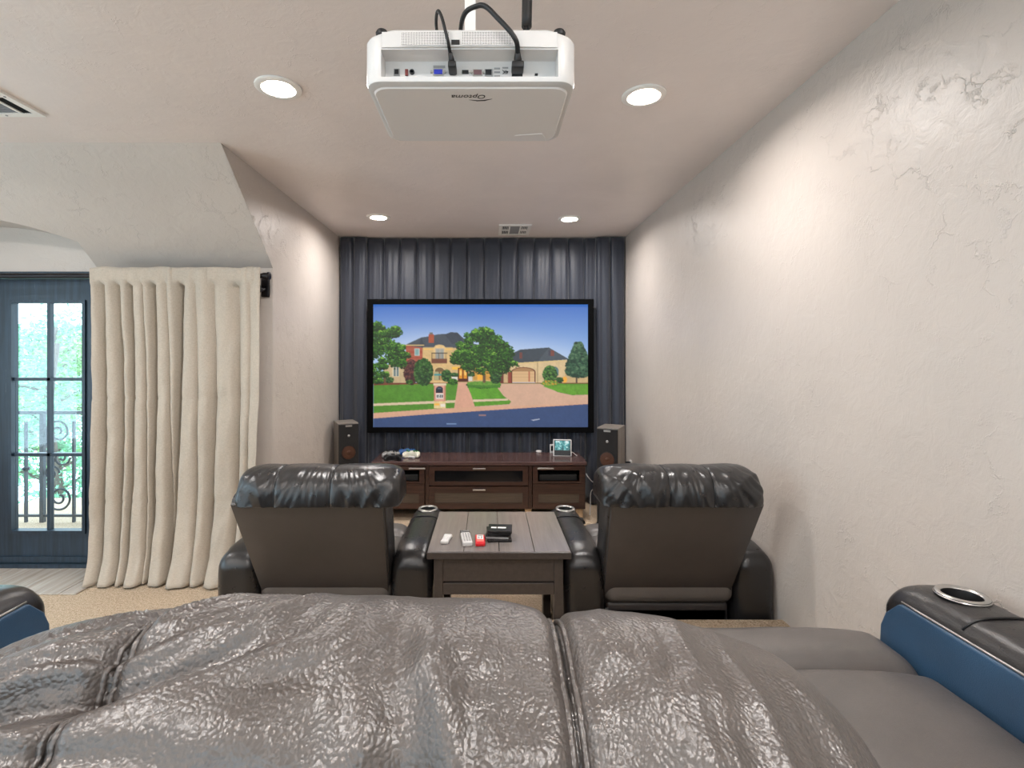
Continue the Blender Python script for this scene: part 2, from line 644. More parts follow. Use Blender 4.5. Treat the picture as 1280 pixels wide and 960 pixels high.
def window(idx, a, b, z0, z1, put, rot):
    c = put((a + b) / 2, T / 2, z0)
    wn = struct(thing('window_%d' % idx, None, None, c, rot))
    hw = (b - a) / 2; hz = z1 - z0
    wf = MB()
    for (p, q) in ((-hw, -hw + .06), (hw - .06, hw), (-.03, .03)):
        wf.box(-.04, .04, p, q, 0, hz)
    wf.box(-.04, .04, -hw, hw, 0, .06); wf.box(-.04, .04, -hw, hw, hz - .06, hz)
    wf.build('window_frame', M['white_matte'], wn)
    for sg in (-1, 1):
        MB().box(-.004, .004, min(.03 * sg, (hw - .06) * sg), max(.03 * sg, (hw - .06) * sg), .06, hz - .06).build('pane', M['glass'], wn)
    pl = bpy.data.lights.new('window_portal', 'AREA')
    pl.shape = 'RECTANGLE'; pl.size = b - a; pl.size_y = z1 - z0
    pl.cycles.is_portal = True
    po = bpy.data.objects.new('window_portal', pl); C.objects.link(po)
    po.location = put((a + b) / 2, T * .3, (z0 + z1) / 2)
    po.rotation_euler = (PI / 2, 0, rot - PI / 2)


LEFT_WINS = [(-1.9, -.1, .5, 2.35), (.5, 2.3, .5, 2.35)]
REAR_WINS = [(-3.9, -2.1, .9, 2.35), (-1.0, .8, .9, 2.35)]
put_l = lambda u, d, z: (XO - d, u, z)
put_r = lambda u, d, z: (u, YO - d, z)
window_wall('wall_far_left', YO, YD, LEFT_WINS, put_l)
window_wall('wall_rear', XO - T, XR + T, REAR_WINS, put_r)
for i_, wdw in enumerate(LEFT_WINS):
    window(1 + i_, *wdw, put_l, 0)
for i_, wdw in enumerate(REAR_WINS):
    window(3 + i_, *wdw, put_r, PI / 2)

# wood-look tiles in front of the door
ty0, ty1 = 3.2, 3.585
tx = [-4.55, -4.25, -3.96, -3.62, -3.29, -2.97, -2.685, -2.575]
for i in range(len(tx) - 1):
    MB().rbox(tx[i] + .002, tx[i + 1] - .002, ty0 + .002, ty1, 0.0, 0.008 + 0.001 * (i % 2), 0.0025, 1).build('tile', M['tile'], floor)
MB().box(DX0, DX1, YD - .005, YD + T, 0.0, 0.035).build('threshold', M['door'], floor)

# ------------------------------------------------------------------ balcony door
door = struct(thing('door_1', None, None, (DC, YD, 0)))
fr = MB()
fr.box(DX0 - DC, DX0 - DC + .02, -.01, T, .035, DZ); fr.box(DX1 - DC - .02, DX1 - DC, -.01, T, .035, DZ)
fr.box(DX0 - DC, DX1 - DC, -.01, T, DZ - .04, DZ)
fr.build('door_frame', M['door'], door)


def door_leaf(x0, x1):
    z0, z1 = .04, DZ - .045
    gx0, gx1 = x0 + .115, x1 - .105
    gz0, gz1 = .262, 1.868
    y0, y1 = .03, .075
    lf = MB()
    lf.box(x0, gx0, y0, y1, z0, z1); lf.box(gx1, x1, y0, y1, z0, z1)
    lf.box(gx0, gx1, y0, y1, z0, gz0); lf.box(gx0, gx1, y0, y1, gz1, z1)
    # raised moulding round the glass and along the bottom
    for (a, b, c, d) in ((gx0 - .022, gx0, gz0 - .022, gz1 + .022), (gx1, gx1 + .022, gz0 - .022, gz1 + .022),
                         (gx0, gx1, gz0 - .022, gz0), (gx0, gx1, gz1, gz1 + .022)):
        lf.box(a, b, y0 - .012, y0, c, d)
    lf.box(x0 + .01, x1 - .01, y0 - .015, y0, z0, z0 + .04)
    leaf = lf.build('door_leaf', M['door'], door)
    mb = MB()
    mx = (gx0 + gx1) / 2
    mb.box(mx - .011, mx + .011, y0 + .005, y1 - .005, gz0, gz1)
    for zz in (.795, 1.33):
        mb.box(gx0, gx1, y0 + .005, y1 - .005, zz - .011, zz + .011)
    mb.build('muntin', M['door'], leaf)
    zs = [gz0, .784, .806, 1.319, 1.341, gz1]
    for a in range(3):
        for (xa, xb) in ((gx0, mx - .011), (mx + .011, gx1)):
            MB().box(xa, xb, .05, .054, zs[2 * a], zs[2 * a + 1]).build('pane', M['glass'], leaf)


door_leaf(0.004, .722)
door_leaf(-.722, -0.004)

# ------------------------------------------------------------------ balcony and trees outside
struct(MB().box(-7, 0.2, YD + T, 4.72, -.25, -.02).build('balcony_floor', M['stone']))
rail = thing('balcony_railing', 'wrought iron balcony railing with scrolls beyond the glazed door', 'railing', (0, 4.6, -.02))
MB().box(-6.2, -1.6, -.02, .02, .99, 1.02).build('top_rail', M['iron'], rail)
MB().box(-6.2, -1.6, -.012, .012, .07, .09).build('bottom_rail', M['iron'], rail)


def spiral(cx, cz, r0, turns, a0, dirn, n=40):
    out = []
    for i in range(n + 1):
        t = i / n
        r = r0 * (1 - 0.82 * t)
        a = a0 + dirn * 2 * PI * turns * t
        out.append((cx + r * math.cos(a), 0, cz + r * math.sin(a)))
    return out


bar_x = [-5.6, -5.45, -5.1, -4.95, -4.28, -4.15, -4.0, -3.72, -3.58, -2.95, -2.8, -2.4]
for x in bar_x:
    wdt = .017 if x in (-4.0, -5.1) else .01
    z1 = 1.0 if wdt > .012 else (.93 if x != -4.15 else .92)
    MB().box(x - wdt, x + wdt, -wdt, wdt, 0, z1).build('bar', M['iron'], rail)
    if x == -4.15:
        MB().lathe([(0, -.03), (.03, -.01), (.03, .01), (0, .03)], (x, 0, .5), 8).build('knob', M['iron'], rail)


def scroll(x, flip):
    s = -1 if flip else 1
    a = spiral(x, .83, .11, 1.6, PI * (1 if not flip else 0), -s)
    a.reverse()
    b = spiral(x + .03 * s, .60, .075, 1.4, 0 if not flip else PI, -s)
    MB().tube(a + [(x - .10 * s, 0, .72), (x - .03 * s, 0, .56)], .010, 6).build('scroll', M['iron'], rail)
    MB().tube(b, .009, 6).build('scroll', M['iron'], rail)
    c = spiral(x - .06 * s, .46, .07, 1.4, 0 if not flip else PI, s)
    MB().tube(c, .009, 6).build('scroll', M['iron'], rail)
    d = spiral(x + .01 * s, .24, .115, 1.6, PI * (1 if not flip else 0) + .8, s)
    MB().tube(d, .010, 6).build('scroll', M['iron'], rail)


for (sx, fl) in ((-3.86, False), (-3.44, True), (-3.1, False), (-4.72, True), (-4.45, False)):
    scroll(sx, fl)


def tree(loc, h, r, n, m, label, seed, ls):
    rnd = random.Random(seed)
    t = thing('tree', label, 'tree', loc, 0, 'trees beyond the balcony')
    tr = MB()
    tr.tube(smooth_path([(0, 0, 0), (.1, .05, h * .4), (-.05, 0, h * .75), (.1, 0, h)], 5), [.14 - .1 * i / 15 for i in range(16)], 8)
    tips = []
    for k in range(16):
        z = h * (.3 + .6 * k / 16)
        a = rnd.uniform(0, 2 * PI)
        L = r * rnd.uniform(.6, 1.0)
        p1 = (math.cos(a) * L * .5, math.sin(a) * L * .5, z + L * .25)
        p2 = (math.cos(a) * L, math.sin(a) * L, z + L * rnd.uniform(.1, .5))
        tr.tube([(0, 0, z), p1, p2], [.035, .022, .008], 5)
        tips += [p1, p2]
    tr.build('trunk', M['bark'], t)
    lf = MB()
    for k in range(n):
        c = Vector(rnd.choice(tips)) + Vector((rnd.gauss(0, .35), rnd.gauss(0, .35), rnd.gauss(0, .32))) * r * .55
        d = Vector((rnd.gauss(0, 1), rnd.gauss(0, 1), rnd.gauss(0, .6))).normalized()
        s = d.cross(Vector((rnd.gauss(0, 1), rnd.gauss(0, 1), rnd.gauss(0, 1)))).normalized()
        L = ls * rnd.uniform(.7, 1.4); W = L * .42
        up = d.cross(s) * .012
        lf.add([c - d * L, c + s * W + up, c + d * L, c - s * W + up], [(0, 1, 2, 3)])
    o = lf.build('foliage', m, t)
    o['kind'] = 'stuff'
    return t


tree((-7.25, 8.5, -3.2), 4.9, .85, 5200, M['leaf_b'], 'blue green leafy tree nearest to the balcony, through the door panes', 3, .045)
tree((-10.9, 12.8, -3.2), 5.4, 1.35, 5200, M['leaf_a'], 'bright green leafy tree behind the nearest one', 5, .07)
tree((-15.6, 18.2, -3.2), 6.2, 2.0, 5200, M['leaf_b'], 'pale distant tree farthest from the balcony', 9, .11)

# ------------------------------------------------------------------ ceiling fittings
def can(x, y, label, group='recessed ceiling lights'):
    t = thing('ceiling_light', label, 'light', (x, y, ZC), 0, group)
    MB().lathe([(.1, -.001), (.1, -.008), (.092, -.013), (.074, -.011), (.068, -.004), (.068, -.001)], seg=40).build('trim_ring', M['white_matte'], t, True, 40)
    MB().lathe([(0, -.006), (.066, -.006)], seg=40).build('lens', M['lens'], t)
    ld = bpy.data.lights.new('can_lamp', 'AREA')
    ld.shape = 'DISK'; ld.size = .13; ld.energy = CAN_POWER; ld.color = (1.0, .965, .945); ld.spread = math.radians(165)
    lo = bpy.data.objects.new('can_lamp', ld); C.objects.link(lo); lo.parent = t
    lo.location = (0, 0, -.0075)
    return t


can(-.937, 2.29, 'large round recessed ceiling light left of the projector')
can(.718, 2.36, 'large round recessed ceiling light right of the projector')
can(-.95, 4.44, 'small-looking far recessed light on the left near the curtained wall')
can(.716, 4.49, 'small-looking far recessed light on the right near the ceiling vent')
for (x, y) in ((-.94, .1), (.72, .1), (-.94, -1.8), (.72, -1.8), (-3.1, .1), (-3.1, -1.8), (-3.1, 2.2)):  # unseen lamps; the far left row is added as fill light
    can(x, y, 'recessed ceiling light %s the camera, %s row' % ('level with' if -.5 < y < 1 else ('behind' if y < 0 else 'ahead of'), {-.94: 'left', .72: 'right', -3.1: 'added far left'}[x]), 'recessed lights out of view')

# far supply register
v1 = thing('ceiling_vent', 'small white ceiling register with damper slats near the black drapes', 'vent', (.252, 4.88, ZC))
f = MB()
for (a, b, c, d) in ((-.15, .15, -.19, -.155), (-.15, .15, .155, .19), (-.15, -.118, -.155, .155), (.118, .15, -.155, .155), (-.058, -.044, -.155, .155), (.044, .058, -.155, .155)):
    f.box(a, b, c, d, -.012, -.0005)
f.box(-.118, -.058, -.012, .012, -.012, -.001); f.box(.058, .118, -.012, .012, -.012, -.001)
f.build('frame', M['white_matte'], v1)
MB().box(-.118, .118, -.155, .155, -.003, -.0008).build('backing', M['duct'], v1)
MB().box(-.044, .044, -.15, .15, -.008, -.003).build('damper', M['damper'], v1)
for i in range(5):
    for sx in (-1, 1):
        x = sx * (.066 + i * .0115)
        for (a, b) in ((-.155, -.012), (.012, .155)):
            MB().box(x - .0018, x + .0018, a, b, -.011, -.003).build('slat', M['white_matte'], v1)

# big return grille at the left edge
v2 = thing('return_grille', 'large louvred white return grille cut off by the left edge of ceiling', 'vent', (-2.5, 2.25, ZC))
f = MB()
for (a, b, c, d) in ((-.3, .3, .265, .3), (-.3, .3, -.3, -.265), (-.3, -.265, -.265, .265), (.265, .3, -.265, .265)):
    f.box(a, b, c, d, -.014, -.0005)
for c in (-.1, .1):
    f.box(-.265, .265, c - .009, c + .009, -.013, -.001)
f.box(.2, .215, -.265, .265, -.013, -.001)
f.build('frame', M['white_matte'], v2)
MB().box(-.265, .265, -.265, .265, -.003, -.0008).build('backing', M['duct'], v2)
for i in range(26):
    y = -.255 + i * .0204
    if min(abs(y - .1), abs(y + .1)) < .012: continue
    MB().box(-.265, .2, y - .003, y + .003, -.012, -.003).build('louver', M['damper'], v2)
for i in range(5):
    x = .223 + i * .0095
    MB().box(x - .0015, x + .0015, -.265, .265, -.012, -.003).build('louver', M['duct'], v2)
for (x, y) in ((.282, .1), (.12, .282)):
    MB().lathe([(0, -.017), (.005, -.0165), (.006, -.014)], (x, y, 0), 10).build('screw', M['grey'], v2)

# ------------------------------------------------------------------ black drapes on the back wall
def drape(name, label, x0, x1, z0, z1, y, spacing, amp_top, amp_bot, seed, nx, nz=36):
    P = []
    rnd = random.Random(seed)
    offs = rnd.uniform(0, 9)
    for k in range(nz + 1):
        t = k / nz                       # 0 top, 1 bottom
        z = z1 + (z0 - z1) * t
        row = []
        for i in range(nx + 1):
            x = x0 + (x1 - x0) * i / nx
            q = (x - x0) / spacing
            wob = .18 * noise.noise(Vector((q * .7, t * 1.2, offs))) * min(1, t * 3)
            ph = (q + wob) % 1.0
            crease = min(ph, 1 - ph) * 2       # 0 at crease
            fold = 1 - math.exp(-crease * 9)
            amp = amp_top + (amp_bot - amp_top) * t
            gather = noise.noise(Vector((x * 26, t * 1.0 + offs, 3.0))) * (.35 + .9 * t) * .4
            yy = y - amp * (fold * .8 + .55 * t * math.sin(PI * ph) ** 2) - amp * gather
            row.append((x + .01 * t * noise.noise(Vector((q, t, offs))), yy, z))
        P.append(row)
    m = MB(); m.grid(P)
    o = m.build(name, M['drape'], None, True)
    sd = o.modifiers.new('thick', 'SOLIDIFY'); sd.thickness = .002
    return tag(o, label, 'curtain', 'black drapes on the screen wall')


drape('blackout_drape', 'wide pleated navy-black drape hung behind the projection screen', -1.235, 1.1, .01, 2.69, 5.235, .171, .030, .088, 2, 620)
drape('blackout_drape', 'narrow navy-black drape panel left of the screen above the left speaker', -1.50, -1.226, .01, 2.69, 5.195, .137, .045, .06, 4, 90)
drape('blackout_drape', 'narrow navy-black drape panel right of the screen above the right speaker', 1.09, 1.385, .01, 2.69, 5.195, .1475, .045, .06, 6, 90)

# ------------------------------------------------------------------ projection screen
YSC = 5.10
k = YSC / 640


def sx_(px): return (px - 610) * k
def sz_(py): return 1.5 - (py - 444) * k


def paint():
    """paint the projected picture: a brick and stone house behind lawns and a street"""
    rs = np.random.RandomState(5)
    W, H = 720, 414
    sc = W / 1198.0
    img = np.zeros((H, W, 3))
    yy, xx = np.mgrid[0:H, 0:W]
    X = xx / sc + 32; Y = yy / sc + 47

    def g(c): return np.array(lin(c)[:3])

    def blob(n, s):
        a = rs.rand(n + 2, int(n * W / H) + 3)
        fy = yy / H * n; fx = xx / H * n
        iy = fy.astype(int); ix = fx.astype(int); ty = fy - iy; tx_ = fx - ix
        ix = np.minimum(ix, a.shape[1] - 2)
        ty = ty * ty * (3 - 2 * ty); tx_ = tx_ * tx_ * (3 - 2 * tx_)
        return ((a[iy, ix] * (1 - tx_) + a[iy, ix + 1] * tx_) * (1 - ty) + (a[iy + 1, ix] * (1 - tx_) + a[iy + 1, ix + 1] * tx_) * ty - .5) * s
    tex = blob(20, .5) + blob(60, .5) + blob(140, .5)

    def poly(pts, c, amp=0.0):
        m = np.zeros((H, W), bool)
        n = len(pts)
        for i in range(n):
            x1, y1 = pts[i]; x2, y2 = pts[(i + 1) % n]
            if y1 == y2: continue
            cond = ((Y > min(y1, y2)) & (Y <= max(y1, y2)))
            xi = x1 + (Y - y1) * (x2 - x1) / (y2 - y1)
            m ^= cond & (X > xi)
        img[m] = (g(c)[None, :] * (1 + amp * tex[m][:, None])).clip(0, 1.2)

    def rect(x0, y0, x1, y1, c, amp=0.0): poly([(x0, y0), (x1, y0), (x1, y1), (x0, y1)], c, amp)

    def ell(cx, cy, rx, ry, c):
        m = ((X - cx) / rx) ** 2 + ((Y - cy) / ry) ** 2 < 1
        img[m] = g(c)

    def leaves(cx, cy, rx, ry, n, cols, rmin, rmax, power=.5, shape=None):
        for _ in range(n):
            a = rs.rand() * 2 * PI; q = rs.rand() ** power
            px = cx + rx * q * math.cos(a); py = cy + ry * q * math.sin(a)
            if shape and not shape(px, py): continue
            r = rmin + (rmax - rmin) * rs.rand()
            li = np.clip(.46 - .22 * (py - cy) / ry + rs.randn() * .30, 0, .999)
            c = cols[int(li * len(cols))]
            x0 = int((px - r - 32) * sc); x1 = int((px + r - 32) * sc) + 2
            y0 = int((py - r - 47) * sc); y1 = int((py + r - 47) * sc) + 2
            x0 = max(0, x0); y0 = max(0, y0); x1 = min(W, x1); y1 = min(H, y1)
            if x0 >= x1 or y0 >= y1: continue
            m = ((X[y0:y1, x0:x1] - px) / r) ** 2 + ((Y[y0:y1, x0:x1] - py) / (r * .75)) ** 2 < 1
            img[y0:y1, x0:x1][m] = g(c)
    # sky
    t = np.clip((Y - 47) / 330, 0, 1)[..., None]
    side = np.clip(1 - np.abs(X - 560) / 900, 0, 1)[..., None]
    skyc = g((58, 112, 200)) * (1 - t) + g((150, 190, 240)) * t
    glow = np.exp(-((X - 430) / 430) ** 2 - ((Y - 330) / 120) ** 2)[..., None] * .75 + np.exp(-((X - 1000) / 260) ** 2 - ((Y - 370) / 90) ** 2)[..., None] * .45
    img[:] = skyc * (1 - glow.clip(0, 1)) + g((232, 242, 252)) * glow.clip(0, 1)
    # house walls
    rect(90, 385, 240, 490, (206, 180, 138), .25)
    rect(215, 275, 312, 480, (176, 84, 62), .35)
    for yb in range(282, 400, 7): rect(217, yb, 310, yb + 1.2, (196, 122, 96))
    rect(308, 290, 480, 490, (222, 186, 128), .25)
    rect(470, 270, 700, 490, (214, 180, 126), .25)
    rect(312, 286, 475, 300, (250, 200, 104))
    # main roof
    poly([(208, 275), (300, 232), (330, 228), (395, 214), (440, 212), (462, 203), (500, 204), (560, 260), (700, 290), (470, 290), (310, 290)], (74, 82, 92), .25)
    poly([(300, 232), (320, 288), (312, 290), (290, 275)], (60, 68, 78), .2)
    poly([(430, 215), (465, 203), (500, 204), (540, 262), (470, 268)], (62, 70, 82), .25)
    rect(208, 272, 315, 279, (206, 176, 120))
    rect(310, 288, 475, 294, (214, 184, 130))
    rect(341, 214, 370, 262, (176, 86, 58), .3); rect(346, 204, 364, 216, (120, 110, 104))
    # upper windows, balcony, arched entry
    rect(262, 294, 290, 334, (196, 208, 200)); rect(266, 298, 286, 330, (132, 172, 170))
    poly([(368, 290), (380, 276), (400, 272), (424, 276), (436, 290), (436, 350), (368, 350)], (232, 196, 136), .2)
    rect(378, 293, 428, 350, (206, 186, 160)); rect(383, 297, 402, 350, (166, 168, 160)); rect(406, 297, 424, 350, (166, 168, 160))
    rect(356, 350, 444, 378, (122, 74, 54), .25)
    for xb in range(358, 446, 8): rect(xb, 320, xb + 2, 352, (60, 50, 48))
    rect(356, 318, 445, 322, (60, 50, 48))
    ell(402, 425, 32, 30, (232, 200, 144)); rect(372, 425, 432, 470, (120, 104, 80)); ell(402, 424, 27, 24, (124, 96, 60))
    rect(374, 424, 398, 468, (176, 172, 130)); rect(404, 424, 430, 468, (190, 150, 90)); rect(370, 436, 440, 446, (70, 150, 150))
    rect(140, 392, 178, 450, (226, 214, 180)); rect(146, 396, 174, 448, (110, 128, 130)); rect(158, 394, 162, 450, (220, 214, 196))
    rect(470, 395, 590, 412, (250, 196, 80)); rect(590, 400, 690, 470, (216, 160, 70), .4); rect(612, 420, 650, 470, (250, 180, 60))
    rect(503, 402, 562, 480, (84, 34, 22)); rect(510, 408, 528, 462, (232, 150, 40)); rect(536, 408, 554, 462, (232, 150, 40))
    ell(519, 430, 6, 16, (250, 206, 110)); ell(545, 430, 6, 16, (250, 206, 110))
    # garage wing
    rect(735, 372, 800, 490, (206, 176, 130), .2)
    rect(800, 365, 1130, 490, (222, 194, 148), .22); rect(1100, 420, 1232, 488, (206, 176, 128), .2)
    poly([(800, 375), (812, 318), (850, 300), (1010, 288), (1125, 355), (950, 368), (835, 374)], (64, 74, 84), .2)
    poly([(1010, 288), (1125, 355), (950, 368), (965, 345)], (78, 88, 98), .2)
    rect(846, 316, 862, 350, (120, 70, 62)); rect(1018, 304, 1040, 336, (124, 68, 58)); rect(1008, 304, 1019, 334, (70, 70, 84))
    poly([(830, 374), (1125, 356), (1128, 364), (832, 382)], (226, 196, 140))
    rect(945, 372, 949, 490, (180, 150, 110))
    rect(738, 430, 758, 490, (110, 52, 44)); rect(782, 425, 804, 490, (150, 70, 54))
    ell(868, 425, 68, 27, (112, 54, 40)); rect(800, 422, 937, 486, (112, 54, 40)); ell(868, 424, 60, 22, (176, 134, 92)); rect(806, 422, 930, 484, (224, 184, 136))
    for yb in (436, 452, 468): rect(806, yb, 930, yb + 1.5, (190, 150, 108))
    rect(896, 422, 904, 478, (190, 110, 80)); rect(806, 482, 935, 488, (220, 220, 220))
    ell(1040, 412, 27, 22, (210, 190, 150)); ell(1040, 414, 23, 19, (92, 122, 122)); rect(1017, 412, 1064, 446, (96, 130, 134)); rect(1038, 396, 1042, 446, (70, 80, 80))
    # ground
    rect(32, 486, 1232, 500, (126, 66, 48), .4)
    poly([(32, 500), (500, 488), (1232, 490), (1232, 735), (32, 735)], (86, 142, 44), .45)
    poly([(735, 490), (960, 490), (990, 505), (1060, 538), (1140, 555), (1232, 552), (1232, 605), (560, 650), (600, 618), (690, 612), (790, 605), (800, 590), (740, 545), (726, 515)], (218, 176, 150), .14)
    poly([(975, 505), (1100, 498), (1232, 496), (1232, 548), (1140, 553), (1060, 535)], (102, 160, 48), .4)
    poly([(32, 602), (500, 582), (780, 574), (785, 584), (500, 596), (32, 615)], (226, 202, 170), .1)
    poly([(505, 484), (555, 484), (598, 618), (598, 632), (482, 636), (484, 620)], (222, 168, 142), .14)
    poly([(595, 594), (790, 584), (798, 594), (770, 606), (600, 618)], (92, 152, 42), .4)
    poly([(560, 513), (725, 515), (768, 572), (588, 577)], (96, 160, 44), .4)
    poly([(32, 655), (400, 630), (620, 622), (1232, 600), (1232, 625), (700, 645), (32, 690)], (222, 172, 142), .14)
    poly([(32, 685), (330, 662), (700, 638), (1232, 604), (1232, 735), (32, 735)], (56, 78, 122), .18)
    rect(620, 664, 660, 670, (170, 130, 120)); poly([(910, 694), (960, 686), (960, 690), (925, 697)], (200, 205, 220)); rect(440, 712, 495, 718, (120, 150, 190))
    # hedges and trees
    G = [(18, 44, 16), (30, 70, 20), (44, 94, 26), (64, 122, 34), (98, 156, 50)]
    D = [(22, 52, 26), (34, 72, 34), (52, 96, 44), (80, 122, 60)]
    leaves(648, 497, 92, 16, 900, G, 4, 8); rect(557, 482, 740, 514, (70, 128, 40), .5)
    leaves(648, 488, 92, 9, 400, [(110, 160, 60), (90, 146, 48)], 3, 6)
    leaves(245, 425, 40, 70, 700, [(58, 30, 34), (84, 44, 44), (112, 62, 56)], 4, 8)
    leaves(312, 425, 50, 75, 1000, D + G[1:3], 4, 8)
    leaves(440, 445, 25, 32, 350, D, 4, 7); leaves(485, 442, 20, 11, 140, D, 3, 6); leaves(578, 442, 18, 11, 140, D, 3, 6)
    rect(470, 452, 500, 472, (226, 222, 214)); rect(562, 450, 584, 476, (220, 216, 208))
    leaves(475, 480, 26, 16, 250, G, 3, 6); leaves(715, 440, 30, 50, 400, D, 4, 8)
    leaves(120, 470, 25, 16, 200, D, 3, 6); leaves(235, 482, 20, 10, 120, G, 3, 5)
    leaves(1016, 440, 36, 48, 700, D + [(90, 140, 60)], 4, 8)
    leaves(1016, 486, 42, 12, 200, [(150, 170, 60), (90, 130, 50), (220, 150, 50)], 3, 6)
    ell(1098, 468, 14, 18, (250, 180, 70)); leaves(1070, 470, 18, 14, 120, D, 3, 6)
    for (x0, y0) in ((95, 440), (650, 440)):
        rect(x0 - 8, y0, x0 + 8, y0 + 45, (104, 82, 58), .4)
    def crown(lobes, n_cl, cols):
        """clusters of leaves, each lit from above, scattered over a few lobes"""
        cl = []
        for _ in range(n_cl):
            cx, cy, rx, ry = lobes[rs.randint(len(lobes))]
            a = rs.rand() * 2 * PI; q = rs.rand() ** .5
            cl.append((cx + rx * q * math.cos(a), cy + ry * q * math.sin(a)))
        cl.sort(key=lambda c: c[1] + rs.rand() * 60)
        for (cx, cy) in reversed(cl):
            r = 12 + 16 * rs.rand()
            leaves(cx, cy + 5, r * 1.15, r * .7, 26, cols[:3], 3, 6.5)
            leaves(cx, cy - 3, r, r * .6, 34, cols[1:], 2.5, 5.5)
            if rs.rand() < .45:
                leaves(cx + 2, cy - r * .4, r * .8, r * .3, 10, [(128, 184, 58), (150, 200, 80)], 2, 4)
    crown([(70, 250, 70, 75), (110, 330, 105, 80), (60, 410, 50, 70), (170, 330, 45, 70), (60, 190, 40, 36), (150, 200, 26, 22)], 170, G)
    crown([(630, 260, 95, 70), (590, 310, 100, 70), (720, 300, 80, 70), (540, 350, 66, 46), (740, 375, 84, 52), (660, 390, 120, 34), (640, 215, 60, 30), (760, 330, 40, 70)], 300, G)
    DT = [(26, 58, 44), (38, 76, 56), (58, 98, 70), (88, 124, 90)]
    leaves(1175, 355, 75, 95, 2200, DT, 5, 10, .5, lambda px, py: abs(px - 1175) < 14 + (py - 255) * .42)
    leaves(1175, 420, 72, 36, 700, DT, 5, 10, .5); rect(1160, 455, 1170, 485, (96, 80, 64))
    # mailbox pillar with the street number
    rect(370, 490, 436, 628, (206, 138, 112), .3); rect(368, 488, 438, 500, (232, 214, 182)); rect(378, 500, 428, 586, (226, 170, 150))
    rect(370, 588, 436, 628, (236, 208, 150), .5); rect(372, 600, 400, 612, (250, 190, 80)); rect(408, 604, 432, 620, (244, 232, 214))
    ell(401, 522, 20, 17, (30, 40, 58)); rect(381, 522, 421, 542, (30, 40, 58)); rect(390, 514, 412, 520, (90, 104, 124))
    rect(383, 546, 422, 574, (240, 238, 232))
    dig = {'8': ['111', '101', '111', '101', '111'], '5': ['111', '100', '111', '001', '111'], '0': ['111', '101', '101', '101', '111']}
    for n, ch in enumerate('8508'):
        for r, row in enumerate(dig[ch]):
            for c, q in enumerate(row):
                if q == '1':
                    rect(386 + n * 9 + c * 2.4, 552 + r * 3.4, 386 + n * 9 + c * 2.4 + 2.5, 552 + r * 3.4 + 3.5, (24, 26, 40))
    im = img.reshape(H // 2, 2, W // 2, 2, 3).mean((1, 3))
    return np.clip(im, 0, 1)


screen = thing('projection_screen', 'wide black framed projection screen showing a house photograph on black drapes', 'screen', (0, YSC, 0))
fx0, fx1, fz0, fz1 = sx_(459.5), sx_(742), sz_(540.5), sz_(374)
gx0, gx1, gz0, gz1 = sx_(466.5), sx_(735), sz_(534), sz_(380.5)
f = MB()
f.rbox(fx0, fx1, -.02, .02, gz1, fz1, .006, 2); f.rbox(fx0, fx1, -.02, .02, fz0, gz0, .006, 2)
f.rbox(fx0, gx0, -.02, .02, gz0 - .01, gz1 + .01, .006, 2); f.rbox(gx1, fx1, -.02, .02, gz0 - .01, gz1 + .01, .006, 2)
f.build('frame', M['velvet'], screen)
MB().box(fx0 + .02, fx1 - .02, .02, .03, fz0 + .02, fz1 - .02).build('backing', M['dark'], screen)
pic = paint()
ph_, pw_ = pic.shape[:2]
P = [[(gx0 + (gx1 - gx0) * i / (pw_ - 1), .004, gz1 + (gz0 - gz1) * j / (ph_ - 1)) for i in range(pw_)] for j in range(ph_)]
so = MB().grid(P).build('picture_surface', None, screen)
ca = so.data.color_attributes.new('picture', 'FLOAT_COLOR', 'POINT')
buf = np.ones((ph_ * pw_, 4), np.float32)
buf[:, :3] = pic.reshape(-1, 3)
ca.data.foreach_set('color', buf.ravel())
t = NT('projected_picture')
at_ = t.n('ShaderNodeAttribute', attribute_name='picture')
t.l(at_.outputs['Color'], t.b.inputs['Emission Color'])
t.set(Base_Color=(.02, .02, .02, 1), Roughness=.9)
t.b.inputs['Emission Strength'].default_value = SCREEN_GAIN
so.data.materials.append(t.m)

# ------------------------------------------------------------------ curtain and rod by the door
rod = thing('curtain_rod', 'dark bronze curtain rod above the balcony door', 'curtain rod', (-1.47, 3.45, 2.035))
MB().tube([(-3.0, 0, 0), (-.03, 0, 0)], .017, 16).build('rod', M['bronze'], rod, True, 40)
MB().lathe([(0, 0), (.018, 0), (.021, .012), (.021, .034), (.026, .038), (.026, .05), (.012, .055), (0, .055)], (-.05, 0, 0), 20, 'x').build('finial', M['bronze'], rod, True, 40)
for xx in (-.085, -2.2):
    b = MB()
    b.tube(smooth_path([(xx, .135, -.06), (xx, .08, -.085), (xx + .004, .02, -.07), (xx, -.005, -.02)], 5), .011, 8)
    b.rbox(xx - .03, xx + .03, .118, .139, -.13, .02, .01, 2)
    b.lathe([(0, -.02), (.013, -.012), (.016, 0), (.013, .012), (0, .02)], (xx + .012, .01, -.095), 10)
    b.build('bracket', M['bronze'], rod, True, 40)


